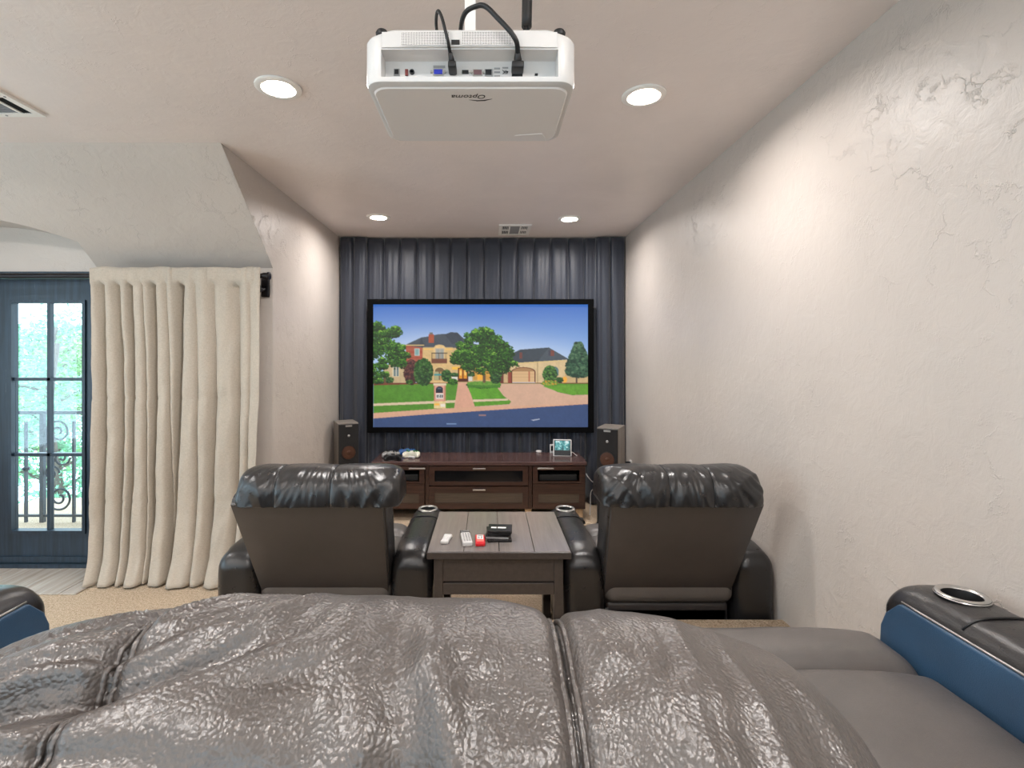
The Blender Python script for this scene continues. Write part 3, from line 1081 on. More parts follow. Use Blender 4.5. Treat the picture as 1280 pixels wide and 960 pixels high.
def curtain():
    valley = [(-2.60, .05, .02, .0), (-2.50, .06, .025, .02), (-2.415, .075, .02, .0), (-2.33, .03, .015, .03), (-2.255, .095, .022, -.01), (-2.165, .03, .02, .04),
              (-2.065, .12, .024, -.05), (-1.97, .025, .02, .03), (-1.845, .045, .035, .0), (-1.69, .04, .03, .02), (-1.60, .02, .02, 0)]
    nx, nz = 520, 90
    x0, x1 = -2.665, -1.525
    P = []
    for kz in range(nz + 1):
        t = kz / nz
        z = 2.088 + (0.012 - 2.088) * t
        row = []
        for i in range(nx + 1):
            s = i / nx
            x = x0 + (x1 - x0) * s
            y = 3.43
            for (vx, dep, wid, lean) in valley:
                dd = (x - vx - lean * t) / (wid * (1.2 - .4 * t))
                y += 1.35 * dep * (.5 + .8 * min(1, t * 1.5)) * math.exp(-abs(dd * 1.35) ** 1.2)
            # gathers just under the rod die out further down
            gth = max(0, 1 - t / .30)
            y += .030 * gth * noise.noise(Vector((x * 17, t * 1.5, 2.2))) + .02 * noise.noise(Vector((x * 5, t * 1.3, 6.1)))
            y -= .05 * t ** 3
            if t < .055:                      # rod pocket: the cloth passes in front of the rod
                y = min(y, 3.426 + .004 * noise.noise(Vector((x * 30, 0, 4.4))))
            crump = .011 * noise.noise(Vector((x * 9, z * 3.0, 4.2))) + .006 * noise.noise(Vector((x * 22, z * 9, 8.1)))
            crump *= .5 + t
            flare = .07 * max(0, t - .8) / .2
            xx = x + .014 * noise.noise(Vector((x * 4, z * 1.4, 7.7))) * t
            xx += (.03 * t + .045 * flare / .07) * (1 - s) - .05 * s * max(0, t - .25)
            zz = z + (.012 * noise.noise(Vector((x * 8, 0, 2.0))) if t < .06 else 0)
            if t > .93:
                y -= .03 * (t - .93) / .07 * (1 + noise.noise(Vector((x * 6, 0, 5.0))))
            # horizontal packing creases in the cloth
            for cz in (.52, 1.22):
                y += .006 * math.exp(-((z - cz - .03 * noise.noise(Vector((x * 3, cz, 0)))) / .012) ** 2)
            row.append((xx, y - crump - flare, max(.006, zz)))
        P.append(row)
    o = MB().grid(P).build('curtain', M['linen'], None, True)
    sd = o.modifiers.new('thick', 'SOLIDIFY'); sd.thickness = .0025
    return tag(o, 'floor-length oatmeal linen curtain gathered beside the balcony door', 'curtain')


curtain()

# ------------------------------------------------------------------ media console
con = thing('media_console', 'long dark brown wooden media console under the projection screen', 'cabinet', (-.08, 4.66, 0))
cw = .965
D = .43
b = MB()
b.box(-cw, -cw + .022, 0, D, .1, .5); b.box(cw - .022, cw, 0, D, .1, .5)
b.box(-cw, cw, 0, D, .1, .12); b.box(-cw, cw, D - .012, D, .1, .5)
for x in (-.475, .465):
    b.box(x - .016, x + .016, 0, D, .12, .5)
b.build('body', M['espresso'], con)
MB().rbox(-cw - .012, cw + .012, -.02, D + .01, .5, .533, .004, 2).build('console_top', M['espresso_top'], con)
for x in (-.92, -.45, .45, .92):
    for y in (.04, D - .08):
        MB().box(x - .03, x + .03, y, y + .06, 0, .1).build('leg', M['pine'] if abs(x) < .5 or True else M['espresso'], con)


def handle(par, x, z, y, w_=.115):
    h = MB()
    h.rbox(x - w_ / 2, x + w_ / 2, y - .028, y - .018, z - .007, z + .007, .003, 1)
    h.box(x - w_ / 2 + .012, x - w_ / 2 + .022, y - .02, y, z - .004, z + .004); h.box(x + w_ / 2 - .022, x + w_ / 2 - .012, y - .02, y, z - .004, z + .004)
    h.build('handle', M['chrome'], par)


def front_frame(name, x0, x1, z0, z1, rail_, panel_m, hx=None, hz_=None, y=0.0):
    d = MB()
    r1, r2, r3 = rail_
    d.box(x0, x0 + r1, y - .018, y, z0, z1); d.box(x1 - r1, x1, y - .018, y, z0, z1)
    d.box(x0 + r1, x1 - r1, y - .018, y, z0, z0 + r2); d.box(x0 + r1, x1 - r1, y - .018, y, z1 - r3, z1)
    o = d.build(name, M['espresso'], con)
    if panel_m:
        MB().box(x0 + r1, x1 - r1, y - .008, y - .003, z0 + r2, z1 - r3).build('panel', panel_m, o)
    if hx is not None:
        handle(o, hx, hz_, y - .016)
    return o


GLASS_DARK = plain('smoked_glass', (18, 19, 22), 0.12)
# side bays: drop front over an open niche, panelled door below
for (x0, x1, hx) in ((-.955, -.497, -.56), (.487, .955, .60)):
    d = MB().box(x0, x1, -.018, 0, .457, .494).build('drawer', M['espresso'], con)
    handle(d, hx, .476, -.016, .15)
    MB().box(x0, x1, -.01, D - .02, .335, .352).build('shelf', M['espresso'], con)
    for xe in (x0, x1 - .045):
        MB().box(xe, xe + .045, -.018, 0, .335, .457).build('stile', M['espresso'], con)
    front_frame('door', x0, x1, .108, .332, (.05, .05, .09), M['espresso_panel'])
    MB().rbox(x0 + .06, x1 - .06, .02, .3, .3525, .41, .006, 1).build('niche_box', M['dark'], con)
front_frame('drawer', -.455, .445, .318, .494, (.05, .035, .042), GLASS_DARK, 0.0, .474)
front_frame('drawer', -.455, .445, .108, .308, (.05, .05, .055), M['espresso_panel'], 0.0, .283)

ZT = .533


def at_z(px, py, z):
    d = (1.5 - z) * 640 / (py - 444)
    return ((px - 610) * d / 640, d, z)


# ------------------------------------------------------------------ game controllers
def controller(label, m_body, m_dark, loc, rz):
    t = thing('game_controller', label, 'game controller', loc, rz, 'game controllers on the console')
    sec = []
    # body: a bar with two grips swept down to the front
    outline = [(-.075, .03), (-.05, .048), (0, .042), (.05, .048), (.075, .03), (.085, -.01), (.08, -.055), (.066, -.066), (.052, -.05), (.035, -.022), (0, -.016), (-.035, -.022), (-.052, -.05), (-.066, -.066), (-.08, -.055), (-.085, -.01)]
    n = len(outline); vs = []; fs = []
    lv = [(.80, .010), (1.0, .018), (1.0, .034), (.9, .044), (.6, .048)]
    for (s, z) in lv:
        for (x, y) in outline:
            drop = -.010 * max(0, min(1, (-y - .01) / .05))
            lift = .012 * (1 - min(1, (abs(x) / .085) ** 2))
            vs.append((x * (.9 + .1 * s), y * s, max(.001, z + drop + lift * (z > .03))))
    for i in range(len(lv) - 1):
        for j in range(n):
            fs.append((i * n + j, i * n + (j + 1) % n, (i + 1) * n + (j + 1) % n, (i + 1) * n + j))
    fs.append(tuple(range(n))); fs.append(tuple((len(lv) - 1) * n + j for j in range(n)))
    mb = MB().add(vs, fs)
    o = mb.build('body', m_body, t, True)
    md = o.modifiers.new('sub', 'SUBSURF'); md.levels = 1; md.render_levels = 1
    for (x, y) in ((-.045, .018), (.024, -.004)):
        MB().lathe([(.008, .045), (.006, .062), (.011, .064), (.011, .068), (0, .067)], (x, y, 0), 12).build('thumbstick', m_dark, t, True, 40)
    d = MB(); d.box(-.036, -.014, -.008, 0, .05, .06); d.box(-.029, -.021, -.015, .007, .05, .06); d.build('direction_pad', m_dark, t)
    for (x, y) in ((.045, .03), (.045, .008), (.034, .019), (.056, .019)):
        MB().lathe([(.005, .048), (.005, .058), (0, .059)], (x, y, 0), 8).build('button', m_dark, t)
    return t


p = (-.875, 4.71, ZT); controller('black game controller at the front left corner of the console', M['black'], M['silver'], p, .15)
p = at_z(487, 567, ZT); controller('silver grey game controller behind the black one on the console', M['silver'], M['black'], (-.915, 4.85, ZT), -.1)
p = at_z(509, 566, ZT); controller('blue game controller behind the ivory one on the console', M['cblue'], M['black'], (-.785, 4.99, ZT), .05)
p = at_z(514, 568.5, ZT); controller('ivory game controller with green button, in front of the blue one', M['cwhite'], M['green'], (-.725, 4.86, ZT), -.05)
p = at_z(514.5, 573, ZT)
t = thing('charging_clip', 'small white plastic charging clip lying beside the game controllers', 'charger', p, -.5)
MB().rbox(-.035, .035, -.014, .014, 0, .022, .006, 2).build('body', M['white'], t, True)
MB().box(-.02, .02, -.0155, -.0145, .007, .012).build('slot', M['dark'], t)

# ------------------------------------------------------------------ smart display, puck, small charger
p = at_z(703, 570.5, ZT)
sd_ = thing('smart_display', 'white tilted tablet display with teal picture on the console', 'display', p, -.12)
R_ = Matrix.Rotation(math.radians(-14), 4, 'X')


def tilt(mb): return mb.xf(R_)


tilt(MB().rbox(-.088, .088, 0, .012, .001, .162, .006, 2)).build('case', M['white'], sd_, True, 40)
tilt(MB().box(-.078, .078, -.0015, 0, .008, .152)).build('bezel', M['black'], sd_)
t = NT('display_picture')
v = t.coord()
c1 = t.ramp(t.noise(v, 22, 4, .6), [(.38, lin((20, 84, 92))), (.5, lin((86, 176, 178))), (.62, lin((232, 246, 246)))])
t.l(c1, t.b.inputs['Emission Color']); t.b.inputs['Emission Strength'].default_value = 1.0
t.set(Base_Color=(.02, .02, .02, 1), Roughness=.2)
tilt(MB().box(-.07, .07, -.0025, -.0015, .058, .146)).build('picture', t.m, sd_)
MB().rbox(-.06, .075, .02, .1, 0, .05, .02, 3).build('rear_housing', M['white'], sd_, True, 40)
MB().tube(smooth_path([(.07, .06, .03), (.10, .07, .028), (.125, .05, .01), (.14, .03, .004)], 5), .003, 6).build('power_cord', M['white'], sd_, True)
p = at_z(690, 566.5, ZT)
t = thing('charging_dock', 'small white upright dock with dark slot left of the tablet display', 'dock', (p[0], p[1], ZT), 0)
MB().rbox(-.022, .022, -.012, .012, 0, .088, .005, 2).build('body', M['white'], t, True, 40)
MB().box(-.012, .010, -.0135, -.012, .025, .075).build('slot', M['dark'], t)
p = at_z(673.5, 565.5, ZT)
t = thing('smart_puck', 'round white plastic puck on the console left of the dock', 'puck', p)
MB().lathe([(0, 0), (.024, 0), (.030, .006), (.030, .014), (.022, .02), (0, .021)], seg=24).build('body', M['white'], t, True, 40)

# ------------------------------------------------------------------ floor-standing speakers
def speaker(label, loc, rz):
    t = thing('tower_speaker', label, 'speaker', loc, rz, 'tower speakers beside the screen')
    H, W_, Dp = .87, .185, .28
    MB().box(-W_ / 2 - .02, W_ / 2 + .02, -.02, Dp + .02, 0, .02).build('plinth', M['black'], t)
    MB().rbox(-W_ / 2, W_ / 2, .012, Dp, .02, H, .003, 1).build('cabinet', M['speaker_side'], t)
    MB().rbox(-W_ / 2 + .003, W_ / 2 - .003, -.006, .012, .03, H - .01, .004, 1).build('grille', M['grille'], t)
    for z in (.60, .40):
        MB().lathe([(.062, .0062), (.056, .0075), (.02, .0068), (.016, .009), (0, .011)], (0, 0, z), 24, 'y').build('woofer', M['copper'], t, True, 30)
        MB().lathe([(.068, .0061), (.068, .0085), (.062, .0085), (.062, .0061)], (0, 0, z), 24, 'y', False).build('woofer_ring', M['black'], t)
    MB().lathe([(.012, .0062), (.01, .009), (0, .01)], (0, 0, .755), 14, 'y').build('tweeter', M['silver'], t, True)
    MB().rbox(-.03, .03, -.010, -.006, H - .033, H - .017, .002, 1).build('badge', M['ring'], t)
    return t


speaker('black tower speaker right of the console with two copper woofers in full view', (1.03, 4.42, 0), math.radians(-27))
speaker('black tower speaker left of the screen, half hidden behind the left recliner', (-1.29, 4.74, 0), math.radians(26))

# ------------------------------------------------------------------ side table between the recliners
tb = thing('side_table', 'dark brown plank-topped side table between the two front recliners', 'table', (.05, 2.40, 0))
ZTB = .5775
px_ = [-.337, -.165, .003, .170, .341]
for i in range(4):
    MB().rbox(px_[i] + .0008, px_[i + 1] - .0008, .008, .62, ZTB - .026, ZTB, .003, 1).build('plank', M['table_top'], tb)
for sx in (-1, 1):
    for y in (.03, .52):
        x = .265 * sx
        MB().rbox(min(x, x + .042 * sx), max(x, x + .042 * sx), y, y + .07, 0 if y > .1 else 0.0, ZTB - .026, .003, 1).build('leg', M['table'], tb)
for y in (.036, .575):
    MB().box(-.265, .265, y, y + .016, .425, ZTB - .028).build('apron', M['table'], tb)
    MB().rbox(-.265, .265, y - .004, y + .022, .362, .418, .003, 1).build('rail', M['table'], tb)
for sx in (-1, 1):
    MB().box(min(.28 * sx, .296 * sx), max(.28 * sx, .296 * sx), .1, .52, .362, ZTB - .028).build('side_panel', M['table'], tb)
MB().rbox(-.337, .341, -.004, .0075, ZTB - .034, ZTB - .002, .003, 2).build('edge_moulding', M['table'], tb)

p = at_z(557, 680, ZTB)
t = thing('remote_control', 'small rounded white remote at the left end of the side table', 'remote', (p[0], p[1] + .045, ZTB), -.12, 'remotes on the side table')


def rshape(q):
    y = q.y
    s = 1 + .18 * abs(y / .05) ** 1.5 - .08 * (y < 0)
    return Vector((q.x * s, y, q.z))


MB().rbox(-.019, .019, -.052, .052, 0, .018, .008, 3, (1, 4, 1), fn=rshape).build('body', M['white'], t, True)
for (x, y) in ((0, .033), (-.008, .012), (.008, .012), (0, -.006)):
    MB().lathe([(.004, .0175), (.004, .0195), (0, .020)], (x, y, 0), 10).build('button', M['paper'], t)
p = at_z(583, 682, ZTB)
t = thing('remote_control', 'long pale grey remote with dark top keys, second from left on side table', 'remote', (p[0] - .004, p[1] + .07, ZTB), .13, 'remotes on the side table')
MB().rbox(-.024, .024, -.085, .085, 0, .022, .006, 2).build('body', M['white'], t, True)
MB().rbox(-.024, .024, .052, .0855, .004, .0228, .003, 1).build('key_plate', M['black'], t)
for r in range(8):
    for c in range(3):
        MB().box(-.017 + c * .013, -.009 + c * .013, -.068 + r * .0145, -.060 + r * .0145, .022, .0235).build('key', M['grey'], t)
for r in range(2):
    for c in range(4):
        MB().box(-.019 + c * .0105, -.013 + c * .0105, .058 + r * .013, .066 + r * .013, .0228, .0245).build('key', M['grey'], t)
p = at_z(600, 683, ZTB)
t = thing('stud_finder', 'bright red handheld meter with grey display on the side table', 'meter', (p[0], p[1] + .055, ZTB), .03)
MB().rbox(-.024, .024, -.06, .06, 0, .018, .006, 2).build('body', M['red'], t, True)
MB().rbox(-.018, .018, -.038, .052, .0165, .0192, .002, 1).build('face', M['pink'], t)
MB().box(-.015, .015, -.008, .046, .019, .0202).build('face_plate', M['paper'], t)
for (a, b_) in ((-.011, -.003), (.003, .011)):
    MB().box(a, b_, -.002, .022, .0202, .0208).build('display', M['grey'], t)
MB().prism([(-.013, .029), (.013, .029), (.009, .041), (-.009, .041)], .0202, .0208).build('display', M['grey'], t)

p = at_z(622, 679, ZTB)
zz = ZTB
for i, (dx, dy, a, lb) in enumerate(((.0, .0, .05, 'dark disc case at the bottom of the pile on side table'),
                                     (-.006, .004, -.08, 'dark disc case second from bottom of the pile on side table'),
                                     (-.002, .012, .02, 'dark disc case second from top of the pile on side table'),
                                     (.006, .006, -.06, 'dark disc case with white lettering band on top of the pile'))):
    t = thing('disc_case', lb, 'disc case', (p[0] + .008 + dx, p[1] + .062 + dy, zz), a, 'disc cases piled on the side table')
    MB().rbox(-.060, .060, -.052, .052, 0, .0135, .002, 1).build('case', M['disc_case'], t)
    MB().box(-.056, .056, -.0526, -.052, .003, .0105).build('spine', M['grey'] if i in (1,) else M['black'], t)
    if i == 3:
        m_ = MB()
        for (a_, b_) in ((-.045, -.018), (-.012, .03)):
            m_.box(a_, b_, -.012, .006, .0135, .0139)
        m_.build('cover_band', M['paper'], t)
    zz += .0137


# ------------------------------------------------------------------ recliners
def sp(c, e):
    return math.copysign(abs(c) ** e, c)


def pillow_pts(cx, W2, yc, zc, a, b, zcut, n_end, m_sec, nu, nv, seams, disp, puff=.008, groove=.010, gw=.010):
    e = 2 / m_sec
    rows = []
    for i in range(nu + 1):
        t_ = -1 + 2 * i / nu
        u = math.sin(PI / 2 * t_) if abs(t_) > .0 else 0
        u = .55 * u + .45 * t_
        s = max(0.0, 1 - abs(u) ** n_end) ** (1 / n_end)
        x = cx + u * W2
        row = []
        # seam groove and panel puff
        lat = 0.0
        if seams:
            dmin = min(abs(u * W2 - q) for q in seams)
            lat = puff * (1 - math.exp(-dmin / .06)) - groove * math.exp(-(dmin / gw) ** 2)
        for j in range(nv):
            th = 2 * PI * j / nv
            ct, st = math.cos(th), math.sin(th)
            y = yc + a * s * sp(ct, e)
            z = zc + b * s * sp(st, e)
            nrm = Vector((0, ct / a, st / b)).normalized()
            d = (lat + disp(u, th, x)) * min(1, s * 1.5)
            y += nrm.y * d; z += nrm.z * d
            row.append((x, y, max(z, zcut)))
        rows.append(row)
    return rows


def ridged(v): return 1 - abs(v) * 2


def gather_disp(seed, amp):
    def f(u, th, x):
        # gathers fan from the lower corners across the rear of the pillow
        rear = max(0, -math.cos(th)) * .8 + .3
        k = abs(u)
        skew = math.copysign(1, u) * (th - PI) * .12 * k
        n1 = ridged(noise.noise(Vector(((x + skew) * 15, th * .55, seed))))
        n2 = ridged(noise.noise(Vector(((x - skew * 1.5) * 30, th * 1.1, seed + 4))))
        return amp * rear * ((.35 + .9 * k) * n1 + .45 * n2 - .5)
    return f


def arm_part(par, x0, x1, y0, y1, h, cup, mat_, inner=None, seam_y=None):
    """padded arm with a rounded crown, a cup holder near the front"""
    def fn(q):
        # rounded fall at the front and rear of the crown
        t_ = (q.z / h)
        dz = 0
        for (e_, L) in ((y0, .16), (y1, .15)):
            d = abs(q.y - e_)
            if d < L:
                dz -= .045 * (1 - d / L) ** 2 * max(0, t_ - .4) / .6
        cx = (x0 + x1) / 2; hw_ = (x1 - x0) / 2
        crown = .022 * (1 - ((q.x - cx) / hw_) ** 2) * max(0, t_ - .7) / .3
        wr = .003 * noise.noise(Vector((q.x * 8, q.y * 8, q.z * 8)))
        bul = .008 * math.sin(PI * min(1, max(0, t_)))
        return Vector((q.x + math.copysign(bul, q.x - cx) * abs((q.x - cx) / hw_) * .6 + wr, q.y, q.z + dz + crown + wr))
    o = MB().rbox(x0, x1, y0, y1, 0.012, h - .014, .055, 6, (4, 14, 10), bottom=False, fn=fn).build('arm', mat_, par, True)
    if cup:
        cy_ = cup; cx_ = (x0 + x1) / 2 + .004
        top = h + .005
        r = .047
        c_ = MB().lathe([(r, -.09), (r, .05)], (cx_, cy_, top), 32).build('cutter', None, par)
        cut(o, c_)
        for pg in o.data.polygons: pg.use_smooth = True
        try: o.data.set_sharp_from_angle(angle=math.radians(50))
        except Exception: pass
        MB().lathe([(0, -.08), (r - .002, -.08), (r - .002, .0), (r + .001, .006), (r + .011, .006), (r + .013, .0), (r + .009, -.004), (r, -.006), (r - .001, -.082), (0, -.082)], (cx_, cy_, top), 40).build('cup_holder', M['black'], o, True, 40)
        MB().lathe([(r - .003, .003), (r + .001, .0085), (r + .009, .0085), (r + .013, .002)], (cx_, cy_, top), 40, cap=False).build('cup_ring', M['ring'], o, True, 60)
    if seam_y:
        pts = []
        for i in range(15):
            x = x0 + .012 + (x1 - x0 - .024) * i / 14
            cx = (x0 + x1) / 2; hw_ = (x1 - x0) / 2
            q = (x - cx) / hw_
            zt = h - .014 + .022 * (1 - q * q)
            ed = max(0, abs(x - cx) - (hw_ - .055))
            zt -= .055 - math.sqrt(max(0, .055 ** 2 - ed ** 2))
            pts.append((x, seam_y + .02 * q * q, zt))
        MB().tube(pts, .0035, 6).build('seam', M['black'], o, True)
    if inner:
        # side panel stitched to the crown with a welt, window reflection painted in blue
        xi = x0 if inner < 0 else x1
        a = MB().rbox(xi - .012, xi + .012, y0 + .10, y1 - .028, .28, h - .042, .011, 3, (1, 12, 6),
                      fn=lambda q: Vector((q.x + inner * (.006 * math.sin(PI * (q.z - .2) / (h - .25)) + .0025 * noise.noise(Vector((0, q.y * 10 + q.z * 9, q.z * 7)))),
                                           q.y - .09 * max(0, (q.z - (h - .15)) / .11) ** 2.2 * max(0, 1 - (y1 - q.y) / .22), q.z))).build('side_panel', M['vinyl_blue_reflection'], o, True)
        MB().tube([(xi + inner * .006, y0 + .12 + (y1 - y0 - .22) * i / 12, h - .040) for i in range(13)], .0035, 6).build('welt', M['ring'], o, True)
    return o


def recliner(label, loc, sx0, sx1, arms, bx, bw, lean, pil, group, mats, seat_z=.42, detail=False, cup=.66, arm_h=.56):
    """sx0..sx1 seat span, arms: list of (x0, x1, inner), bx/bw back centre and half widths (bottom, top)"""
    t = thing('recliner', label, 'recliner', loc, 0, group)
    mL, mB, mS = mats[:3]
    MB().rbox(sx0 + .02, sx1 - .02, .06, .72, .02, .29, .02, 2).build('base', M['vinyl'], t, True)
    cxs = (sx0 + sx1) / 2; hs = (sx1 - sx0) / 2

    def crown(q):
        u = max(-1, min(1, (q.x - cxs) / hs))
        v_ = max(-1, min(1, (q.y - .42) / .3))
        up = max(0, (q.z - .30) / (seat_z - .30))
        return Vector((q.x, q.y, q.z + up * (.035 * (1 - u ** 4) * (1 - .5 * v_ * v_) + .004 * noise.noise(Vector((q.x * 7, q.y * 5, 2.2))))))
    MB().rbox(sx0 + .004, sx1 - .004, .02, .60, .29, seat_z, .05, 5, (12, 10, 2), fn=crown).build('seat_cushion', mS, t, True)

    def roll(q):
        u = max(-1, min(1, (q.x - cxs) / hs))
        up = max(0, (q.z - .25) / (seat_z - .25))
        return Vector((q.x, q.y - .012 * u * u, q.z + up * .022 * (1 - u ** 4) + .003 * noise.noise(Vector((q.x * 9, q.y * 6, 9.2)))))
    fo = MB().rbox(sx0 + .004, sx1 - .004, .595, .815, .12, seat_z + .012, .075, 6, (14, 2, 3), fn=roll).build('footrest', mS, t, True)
    # front seam across the footrest
    pts = []
    for i in range(17):
        x = sx0 + .03 + (sx1 - sx0 - .06) * i / 16
        u = (x - cxs) / hs
        pts.append((x, .603 - .012 * u * u, seat_z + .012 - .046 + .022 * (1 - u ** 4) + .004))
    MB().tube(pts, .005, 6).build('welt', M['black'], fo, True)
    xs_ = sx0 + (sx1 - sx0) * .78
    sp_ = []
    for i in range(11):
        a = PI * .5 * (i / 10)
        sp_.append((xs_, .64 + .10 * (i / 10), seat_z + .012 + .022 * (1 - ((xs_ - cxs) / hs) ** 4) - .001 - .018 * (1 - i / 10) ** 2))
    MB().tube(sp_, .0025, 5).build('seam', M['black'], fo, True)

    # backrest: slab between bottom and top lines, its rear faced with flat vinyl
    (y0, z0), (y1, z1) = lean
    L = math.hypot(y1 - y0, z1 - z0)
    dirv = Vector((0, (y1 - y0) / L, (z1 - z0) / L))
    nv_ = Vector((0, dirv.z, -dirv.y))      # points to the front
    O = Vector((bx, y0, z0))

    def slab(name, w0, w1, t0, t1, l0, l1, r, m, par, kx=3):
        def fn(q):
            s = q.z / L
            wq = w0 + (w1 - w0) * s
            return O + Vector((q.x * wq, 0, 0)) + nv_ * q.y + dirv * q.z
        return MB().rbox(-1, 1, t0, t1, l0, l1, r, kx, (6, 2, 10), fn=fn).build(name, m, par, True, 50)
    # rbox rounding happens in a unit-wide space, so keep r small
    slab('backrest', bw[0], bw[1], .006, .17, 0, L, .03, mL, t, 4)
    pn = slab('back_panel', bw[0] * .97, bw[1] * .965, -.012, .012, .006, L - .002, .010, mB, t, 3)
    MB().rbox(bx - bw[0] * .97, bx + bw[0] * .97, y0 - .03, y0 + .05, .10, z0 - .008, .012, 2).build('kick_flap', M['black'], t, True)

    # head pillow
    rows = pillow_pts(**pil)
    po = MB().grid(rows, True).build('head_pillow', mats[3] if len(mats) > 3 else mL, t, True)
    # seam piping that follows the pillow skin
    nv = len(rows[0])
    for q in pil['seams']:
        xq = pil['cx'] + q
        offs = (-.0045, .0045) if detail else (0.0,)
        for dx in offs:
            pts = []
            for j in range(int(nv * .03), int(nv * .56)):
                i = min(range(len(rows)), key=lambda ii: abs(rows[ii][0][0] - (xq + dx)))
                x_, y_, z_ = rows[i][j]
                pts.append((xq + dx, y_, z_ + .0005))
            MB().tube(pts, .0028 if detail else .003, 6).build('seam', mats[3] if detail else M['black'], po, True)
    for (x0, x1, inner) in arms:
        arm_part(t, x0, x1, 0, .80, arm_h, cup, mL, inner, .52)
    return t


pill_front = dict(yc=-.115, zc=.862, a=.135, b=.135, zcut=.845, n_end=7.0, m_sec=2.4, nu=150, nv=90, puff=.005, groove=.005, gw=.006)
mats_f = (M['leather'], M['vinyl'], M['seat'])
lean_f = ((.09, .27), (-.215, .858))
recliner('black leather recliner on the right, its back to us, by the right wall', (.885, 2.45, 0), -.325, .315,
         [(-.515, -.325, None), (.315, .497, None)], -.015, (.312, .345), lean_f,
         dict(pill_front, cx=-.035, W2=.355, seams=(-.06, .13), disp=gather_disp(1.3, .010)), 'front row recliners', mats_f)
recliner('black leather recliner on the left, its back to us, beside the linen curtain', (-.79, 2.45, 0), -.325, .325,
         [(-.52, -.325, None), (.325, .52, None)], 0, (.312, .345), lean_f,
         dict(pill_front, cx=.045, W2=.360, seams=(-.18, .06), disp=gather_disp(5.1, .008)), 'front row recliners', mats_f)

# rear row on the platform: armless middle seat right in front of the camera
def big_disp(u, th, x):
    # th: 90deg top, 180deg rear
    s = th - PI / 2
    left = max(0, min(1, (-.08 - u) / .5))
    # folds fan out from the left shoulder, straighter gathers in the middle and at right
    slant = (x + .09) + s * (.34 * left + .05 - .10 * max(0, u))
    wob = .03 * noise.noise(Vector((x * 6, s * 3, 5.5)))
    n1 = noise.noise(Vector(((slant + wob) * 12, s * .8, 3.3)))
    n2 = noise.noise(Vector(((slant + wob) * 30 + 4, s * 1.6, 7.7)))
    n3 = noise.noise(Vector((x * 6, s * 2.0, 1.1)))
    n4 = noise.noise(Vector((x * 18, s * 5.0, 9.1)))
    calm = max(0, min(1, (s + .30) / .5)) * .72 + .28          # quieter over the crest, away from the camera
    edge = 1 - max(0, min(1, (u - .70) / .25)) * .7
    n5 = noise.noise(Vector(((slant + wob) * 20 + 9, s * .7, 12.5)))
    right = max(0, min(1, (u - .36) / .2))
    d = calm * edge * (.025 * ridged(n1) * (.5 + .9 * left - .2 * right) + .008 * ridged(n5) * (1 + .5 * left - .6 * right) + .005 * ridged(n2) * (.4 + .8 * left) + .013 * n3 + .004 * n4)
    d += .010 * (1 - calm * edge)
    # drooping fold right of the middle
    d += -.012 * math.exp(-((x - .005 - .04 * s) / .018) ** 2) * max(0, min(1, s * 1.6 + .3))
    d += .010 * math.exp(-((x - .035 - .05 * s) / .014) ** 2) * max(0, min(1, s * 1.6 + .3))
    return d - .018


mats_b = (M['leather'], M['vinyl'], M['seat'], M['leather_big'])
lean_b = ((.05, .27), (-.30, .82))
YR = .74
pill_mid = dict(yc=-.30, zc=.80, a=.16, b=.225, zcut=.70, n_end=3.3, m_sec=2.15, nu=420, nv=260, seams=(-.20, .153), puff=.010, groove=.012, gw=.008)
recliner('armless black leather middle seat whose broad pillow fills the foreground', (-.09, YR, .25), -.455, .455, [], 0, (.38, .40), lean_b,
         dict(pill_mid, cx=0, W2=.424, disp=big_disp), 'rear row recliners', mats_b, detail=True)
pill_side = dict(pill_mid, nu=140, nv=90)
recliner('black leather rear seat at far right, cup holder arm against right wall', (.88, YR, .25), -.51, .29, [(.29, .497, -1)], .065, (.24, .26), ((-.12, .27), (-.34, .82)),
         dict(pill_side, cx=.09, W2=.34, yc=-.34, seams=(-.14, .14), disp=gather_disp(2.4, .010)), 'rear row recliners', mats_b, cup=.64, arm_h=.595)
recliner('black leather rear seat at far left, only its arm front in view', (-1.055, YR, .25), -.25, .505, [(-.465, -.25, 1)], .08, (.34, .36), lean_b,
         dict(pill_side, cx=.06, W2=.40, seams=(-.18, .15), disp=gather_disp(8.4, .010)), 'rear row recliners', mats_b, cup=.64, arm_h=.595)

# ------------------------------------------------------------------ ceiling projector (hung upside down)
prj = thing('projector', 'white ceiling-hung projector seen from behind and below, ports and cables', 'projector', (-.035, 1.0, 2.033))
PW, PL, PH = .2085, .28, .112


def loft(levels, n_side=10):
    """rounded rectangle loft: (half width, y0, y1, radius, z)"""
    vs = []; fs = []
    N = 4 * (n_side + 1)
    for (hwid, ya, yb, r, z) in levels:
        for (cx, cy, a0) in ((hwid - r, yb - r, 0), (-hwid + r, yb - r, PI / 2), (-hwid + r, ya + r, PI), (hwid - r, ya + r, 1.5 * PI)):
            for i in range(n_side + 1):
                a = a0 + PI / 2 * i / n_side
                vs.append((cx + r * math.cos(a), cy + r * math.sin(a), z))
    for k_ in range(len(levels) - 1):
        for j in range(N):
            fs.append((k_ * N + j, k_ * N + (j + 1) % N, (k_ + 1) * N + (j + 1) % N, (k_ + 1) * N + j))
    fs.append(tuple(reversed(range(N)))); fs.append(tuple((len(levels) - 1) * N + j for j in range(N)))
    return MB().add(vs, fs)


